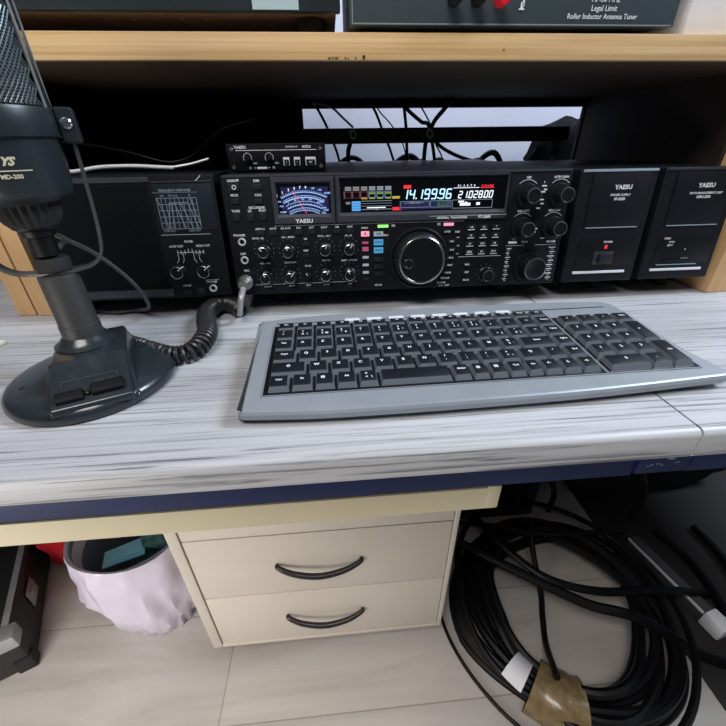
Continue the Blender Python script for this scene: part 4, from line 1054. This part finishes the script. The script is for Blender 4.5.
# ------------------------------------------------------------------ below the desk
t = thing('pull_out_tray', 'cream pull-out tray hung under the desk above the drawers', 'tray', (-.1, -.1, -.08))
mb = MB(T(.1, .1, .08))
prof = [(-.2400, -.1030), (-.2400, -.0765), (-.2335, -.0750), (-.2315, -.0755), (-.218, -.095), (.30, -.095), (.30, -.1030)]
xs_ = (-.62, .3850); vs = [(x, y, z) for x in xs_ for y, z in prof]; n_ = len(prof)
mb.add(vs, [tuple(range(n_))[::-1], tuple(range(n_, 2*n_))]+[(i, (i+1) % n_, n_+(i+1) % n_, n_+i) for i in range(n_)], 0)
mb.build('tray_board', 'cream', t)
mb = MB(T(.1, .1, .08)).box(.374, .3862, -.2405, .30, -.1035, -.0745, bev=.002); mb.build('end_cap', 'cream', t)
mb = MB(T(.1, .1, .08)).box(.30, .31, -.10, .30, -.095, -.0268); mb.box(-.55, -.54, -.10, .30, -.095, -.0268); mb.build('runner', 'alu', t)

Y0 = -.0836
t = thing('drawer_unit', 'cream drawer unit with dark bow handles standing under the tray', 'drawers', (.2, .15, FZ))
Lc = T(-.2, -.15, -FZ)
mb = MB(Lc); mb.box(-.025, -.007, Y0-.001, .40, -.664, -.150, bev=.002); mb.build('side_panel', 'drawerside', t)
mb = MB(Lc); mb.box(.4195, .4275, Y0-.001, .40, -.664, -.150, bev=.002); mb.build('side_panel', 'drawerside', t)
mb = MB(Lc); mb.box(-.0069, .4194, Y0-.001, .40, -.664, -.6565, bev=.0015); mb.box(-.0069, .4194, Y0, .40, -.166, -.150); mb.box(-.0069, .4194, .39, .40, -.656, -.166); mb.build('carcass', 'drawerside', t)
for i, (z1, z0) in enumerate(((-.170, -.3345), (-.3365, -.4945), (-.4965, -.6560))):
    mb = MB(Lc); mb.box(-.0055, .4180, Y0+.001, Y0+.018, z0, z1, bev=.0015); d = mb.build('drawer', 'drawer', t)
    hz = (-.245, -.4195, -.578)[i]; cx_ = .1995
    pts = [(cx_-.070, Y0+.001, hz+.008), (cx_-.067, Y0-.005, hz+.006), (cx_-.040, Y0-.013, hz-.002), (cx_, Y0-.017, hz-.006), (cx_+.040, Y0-.013, hz-.002), (cx_+.067, Y0-.005, hz+.006), (cx_+.070, Y0+.001, hz+.008)]
    mb = MB(Lc); mb.tube(pts, .0042, 12, rf=lambda q: .0030+.0022*math.sin(PI*q)); mb.build('handle', 'handle', d)
for x in (.02, .38):
    for y in (-.04, .35):
        mb = MB(Lc); mb.lathe([(.021, -.006), (.023, -.003), (.023, .003), (.021, .006)], 24, 0, T(x, y, FZ+.0235) @ RY(R(90))); mb.box(x-.004, x+.004, y-.01, y+.01, FZ+.03, -.664); mb.build('castor', 'rubber', t)

# waste bin with its bag
bc = Vector((-.172, .060, FZ))
t = thing('waste_bin', 'waste bin lined with a pale translucent bag, left of the drawer unit', 'bin', bc)
mb = MB(); mb.lathe([(.085, .004), (.088, .006), (.108, .258), (.110, .26), (.107, .26), (.086, .012), (0, .010)], 56, 0, cap=False); mb.lathe([(.085, .002), (.085, .004)], 56, 0)
mb.build('bin_body', 'binin', t)
import mathutils.noise as NZ
mb = MB(); prof = [(.100, .225), (.105, .250), (.110, .2630), (.1145, .265), (.117, .258), (.1185, .235), (.1195, .20), (.119, .16), (.116, .12), (.109, .08), (.100, .045), (.091, .018), (.086, .001)]
seg = 96; vs = []
for j, (r_, z) in enumerate(prof):
    for i in range(seg):
        a_ = 2*PI*i/seg; w = 0 if j < 4 else min(1, (j-3)/4)
        nn = NZ.noise(Vector((math.cos(a_)*3.2, math.sin(a_)*3.2, z*16)))*.013+NZ.noise(Vector((math.cos(a_)*9, math.sin(a_)*9, z*26+5)))*.011
        sl = .5+.5*math.cos(a_-R(-60))
        nn = max(nn, -.0015-.0) if j > 3 else nn*.2
        rr = r_+nn*w+.002*math.sin(a_*23+z*30)*w
        vs.append((rr*math.cos(a_), rr*math.sin(a_), max(.0015, z+(.006*math.sin(a_*3+1) if j < 6 else 0))))
mb.add(vs, [(j*seg+i, j*seg+(i+1) % seg, (j+1)*seg+(i+1) % seg, (j+1)*seg+i)[::-1] for j in range(len(prof)-1) for i in range(seg)], 0, None, True)
mb.build('bin_bag', 'bag', t)
mb = MB(T(*(bc+Vector((-.006, -.050, .226)))) @ RZ(R(25)) @ RX(R(-14)) @ RY(R(6)))
mb.box(-.034, .034, -.020, .020, -.002, .002, bev=.001); mb.box(-.030, .030, -.016, .022, .002, .006, bev=.001, Mx=RZ(R(9)))
o = tag(mb.build('folded_packet', 'paperblue', None, loc=bc+Vector((-.006, -.050, .226))), 'light blue folded packet lying in the waste bin', 'packet')
crumple('crumpled_cloth', 'teal', bc+Vector((.045, .008, .178)), (.048, .055, .050), 'dark teal crumpled cloth in the waste bin beside the blue packet', 'cloth', 2)
crumple('red_bag', 'red', (-.420, .190, FZ+.105), (.050, .070, .104), 'red plastic bag on the floor between flight case and bin', 'bag', 3, .25)
mb = MB(); mb.tube([(-.44, .155, FZ+.006), (-.41, .15, FZ+.014), (-.385, .155, FZ+.006), (-.36, .15, FZ+.010), (-.33, .165, FZ+.005)], .005, 8)
tag(mb.build('clear_wrapper', 'bag', None, loc=(-.4, .15, FZ)), 'crumpled clear wrapper on the floor in front of the red bag', 'wrapper')

# flight case
ang = math.atan2(-.047, -.0)  # placeholder for readability
CF = Vector((-.386, -.063, FZ)); dY = Vector((-.09, .186, 0)).normalized(); dX = Vector((-dY.y, dY.x, 0)); dX = Vector((-.9, -.4355, 0)).normalized()
rzc = math.atan2(dY.y, dY.x)-PI/2
t = thing('flight_case', 'black flight case with aluminium edges on the floor at the left', 'case', CF, (0, 0, rzc))
# local: x<0 goes left, y>0 goes away; height .112
H = .112
mb = MB(); mb.box(-.34, -.002, .002, .42, .004, H-.002, bev=.002); mb.build('case_body', 'case', t)
mb = MB(); mb.box(-.021, -.009, .012, .415, H-.004, H, bev=.001); mb.box(-.34, -.021, .006, .018, H-.004, H, bev=.001); mb.build('edge_trim', 'alu', t)
mb = MB(); mb.box(-.085, -.062, .016, .42, H-.002, H+.0015, bev=.0008); mb.build('lid_strip', 'alu', t)
mb = MB(); mb.box(-.028, .003, -.003, .022, 0.001, .034, bev=.004); mb.build('corner_protector', 'rubber', t)
mb = MB(); mb.box(-.034, .0035, -.0035, .030, H-.030, H+.003, bev=.004); mb.build('corner_protector', 'alu', t)
mb = MB(); mb.box(0, .003, .10, .145, .050, .092, bev=.001); mb.box(.003, .006, .112, .133, .058, .086, bev=.001); mb.box(.0, .008, .106, .139, .080, .086, bev=.001); mb.build('latch', 'alu', t)

# coil of cables
cc = Vector((.695, -.062, FZ+.0015))
t = thing('cable_coil', 'big coil of black cables taped together on the floor under the desk', 'cable coil', cc)
rnd = random.Random(11)
for i in range(14):
    rr = .150+.078*rnd.random(); z = .012+.058*rnd.random(); ph = rnd.random()*6; rad = (.0085 if i % 3 else .0065)
    pts = []
    for q in range(72):
        a_ = 2*PI*q/72; r_ = rr+.010*math.sin(2*a_+ph)+.006*math.sin(3*a_-ph)
        # pinch at the tape (towards the camera, lower left)
        d = abs((a_-R(232)+PI) % (2*PI)-PI); pn = max(0, 1-d/.7)
        r_ = r_*(1-pn)+(.180+(rr-.189)*.62)*pn; zz = (z+.008*math.sin(a_*2+ph*2))
        zz = zz*(1-pn)+(.012+(z-.012)*.75)*pn
        pts.append((r_*math.cos(a_), r_*math.sin(a_), max(rad+.001, zz)))
    mb = MB(); mb.tube(pts, rad, 8, smooth_n=0, closed=True); mb.build('cable', 'cable', t)
def wrapband(a0, a1, r_, zc, rw, rh, m_, name, lab, seed):
    mb = MB(); vs = []; na = 9; nc = 22
    for i in range(na):
        a_ = R(a0+(a1-a0)*i/(na-1))
        for j in range(nc):
            c_ = 2*PI*j/nc; q = 1+.10*NZ.noise(Vector((i*.5, math.cos(c_)*2, math.sin(c_)*2+seed)))
            rr = r_+rw*math.cos(c_)*q; z = zc+rh*math.sin(c_)*q
            vs.append((rr*math.cos(a_), rr*math.sin(a_), max(.001, z)))
    mb.add(vs, [(i*nc+j, i*nc+(j+1) % nc, (i+1)*nc+(j+1) % nc, (i+1)*nc+j) for i in range(na-1) for j in range(nc)], 0, None, True)
    return mb.build(name, m_, t, label=lab)
wrapband(226, 252, .180, .038, .047, .038, 'tapebrown', 'tape_wrap', 'shiny brown packing tape', 1)
mb = MB(); vs = []
for i in range(4):
    a_ = R(213+i*3.2)
    for j in range(9):
        c_ = R(40+j*22); rr = .193+.036*math.cos(c_); z = .047+.037*math.sin(c_); vs.append((rr*math.cos(a_), rr*math.sin(a_), z))
mb.add(vs, [(i*9+j, i*9+j+1, (i+1)*9+j+1, (i+1)*9+j) for i in range(3) for j in range(8)], 0, None, True); mb.build('tape_wrap', 'tapewhite', t, label='white tape')
# cables crossing over the coil
for lab, pts, r_ in (
  ('thick black cable lying across the coil from upper left to lower right', [(.50, .06, FZ+.10), (.545, .03, FZ+.095), (.62, -.02, FZ+.09), (.72, -.09, FZ+.09), (.80, -.13, FZ+.10), (.95, -.18, FZ+.02), (1.10, -.22, FZ+.012)], .010),
  ('second black cable crossing the coil beside the thick one', [(.56, .13, FZ+.10), (.585, .07, FZ+.10), (.62, .01, FZ+.10), (.665, -.045, FZ+.105), (.75, -.08, FZ+.11), (.90, -.08, FZ+.09), (1.05, -.06, FZ+.01)], .008),
  ('black lead running along the top of the crossing cables', [(.52, .12, FZ+.085), (.60, .10, FZ+.09), (.70, .07, FZ+.09), (.82, .06, FZ+.09), (.96, .10, FZ+.02)], .006),
  ('black lead dropping down inside the coil to the floor', [(.70, .10, FZ+.09), (.685, .05, FZ+.06), (.68, -.02, FZ+.012), (.66, -.07, FZ+.008), (.64, -.12, FZ+.012), (.60, -.20, FZ+.088)], .006),
  ('thin black cable looped around the outside of the coil', [(.50, .15, FZ+.012), (.455, .05, FZ+.006), (.442, -.03, FZ+.006), (.45, -.10, FZ+.006), (.48, -.17, FZ+.006), (.53, -.235, FZ+.006), (.60, -.28, FZ+.006)], .0035)):
    mb = MB(); mb.tube(pts, r_, 10); tag(mb.build('floor_cable', 'cable', None, loc=pts[0]), lab, 'cable', 'cables around the coil')
# heap further right, power strip
mb = MB(T(1.0, -.035, FZ) @ RZ(R(-72)))
t = thing('power_strip', 'pale power strip on the added dark sheet right of the coil', 'power strip', (.985, -.045, FZ+.005), (0, 0, R(-78)))
mb = MB(); mb.box(-.12, .06, -.013, .013, .001, .036, bev=.004); mb.build('strip_body', 'greycable', t)
mb = MB(); mb.box(.0605, .10, -.016, .016, .001, .040, bev=.005); mb.build('plug', 'whitecable', t, label='white plug')
mb = MB(); mb.box(-.12, .06, -.0155, -.0132, .030, .037, bev=.0008); mb.build('edge', 'whitecable', t)
rnd = random.Random(5)
for i, lab in enumerate(('black cable lying on the added dark sheet just right of the power strip', 'black cable on the added dark sheet, furthest right')):
    x = 1.05+.09*i; pts = [(x+.02*math.sin(q*1.1+i), .10-.07*q, FZ+.016) for q in range(6)]
    mb = MB(); mb.tube(pts, .009, 10)
    tag(mb.build('floor_cable', 'cable', None, loc=pts[0]), lab, 'cable')
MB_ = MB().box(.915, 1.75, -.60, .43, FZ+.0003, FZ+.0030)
tag(MB_.build('floor_shade_sheet', 'darkwall', None, loc=(1.3, -.2, FZ)), 'thin dark sheet added as shade on the floor beyond the right side of the cable coil', 'shade_sheet')  # dark sheet added to stand in for shade on the floor
t2 = MB().box(.47, .76, .185, .43, FZ+.001, FZ+.27, bev=.008)
tag(t2.build('dark_filler_box', 'case', None, loc=(.6, .33, FZ)), 'black box added to darken the floor behind the coil, beside the drawer unit', 'box')  # added to cover lit floor with black behind the coil
crumple('dark_filler_bag', 'fabric', (1.10, .31, FZ+.165), (.27, .10, .160), 'black cloth bag added behind the coil to darken the space under the second desk', 'bag', 8, .25)  # added and sized to keep the space under the desk dark
for i, (pts, r_) in enumerate((([(.50, .165, -.13), (.505, .16, -.35), (.52, .155, -.55), (.53, .15, FZ+.02)], .005), ([(.465, .15, -.13), (.455, .15, -.4), (.462, .155, -.6), (.46, .16, FZ+.01)], .0045), ([(.56, .135, -.13), (.60, .135, -.3), (.70, .13, -.45), (.79, .17, -.6), (.80, .18, FZ+.02)], .007), ([(.70, .17, -.13), (.68, .165, -.35), (.69, .16, -.5), (.70, .155, -.62)], .006), ([(.88, .12, -.13), (.86, .08, -.35), (.92, .07, -.5), (.93, .08, FZ+.10)], .008))):
    lab = ('black cable hanging beside the drawer unit, further from it', 'black cable hanging closest to the drawer unit side', 'black cable sagging behind the coil to the bag', 'straight black cable hanging behind the coil', 'thick black cable hanging down in front of the bag')[i]
    mb = MB(); mb.tube(pts, r_, 10); tag(mb.build('hanging_cable', 'cable', None, loc=pts[0]), lab, 'cable', 'cables hanging under the desk')

# ------------------------------------------------------------------ light
def area(name, loc, target, size, sy, e, col):
    l = bpy.data.lights.new(name, 'AREA'); l.shape = 'RECTANGLE'; l.size = size; l.size_y = sy; l.energy = e; l.color = col
    o = bpy.data.objects.new(name, l); C.objects.link(o); o.location = loc
    o.rotation_euler = (Vector(target)-Vector(loc)).to_track_quat('-Z', 'Y').to_euler(); return o
area('window_light', (1.9, -.15, 1.5), (.3, -.15, 0), .6, .7, 46, (.76, .87, 1))
area('front_fill', (-.1, -.85, 1.35), (.2, -.05, 0), .9, .5, 17, (1, .96, .93))  # added fill for the equipment fronts, no lamp seen there
area('floor_fill', (-.38, -.66, -.26), (-.05, .05, -.62), .45, .4, 4.6, (1, .95, .90))  # unseen fill added low at the left to brighten floor and drawers
area('wall_fill', (.42, .52, .62), (.42, .60, .15), .7, .08, .7, (.72, .82, 1))  # added fill pointing down the gap to brighten the wall behind the hutch
w = bpy.data.worlds.new('world'); bpy.context.scene.world = w; w.use_nodes = True
w.node_tree.nodes['Background'].inputs['Color'].default_value = (.80, .88, 1, 1); w.node_tree.nodes['Background'].inputs['Strength'].default_value = .06
vs_ = bpy.context.scene.view_settings; vs_.view_transform = 'Standard'; vs_.look = 'None'; vs_.gamma = 1; vs_.exposure = .12; vs_.use_curve_mapping = False
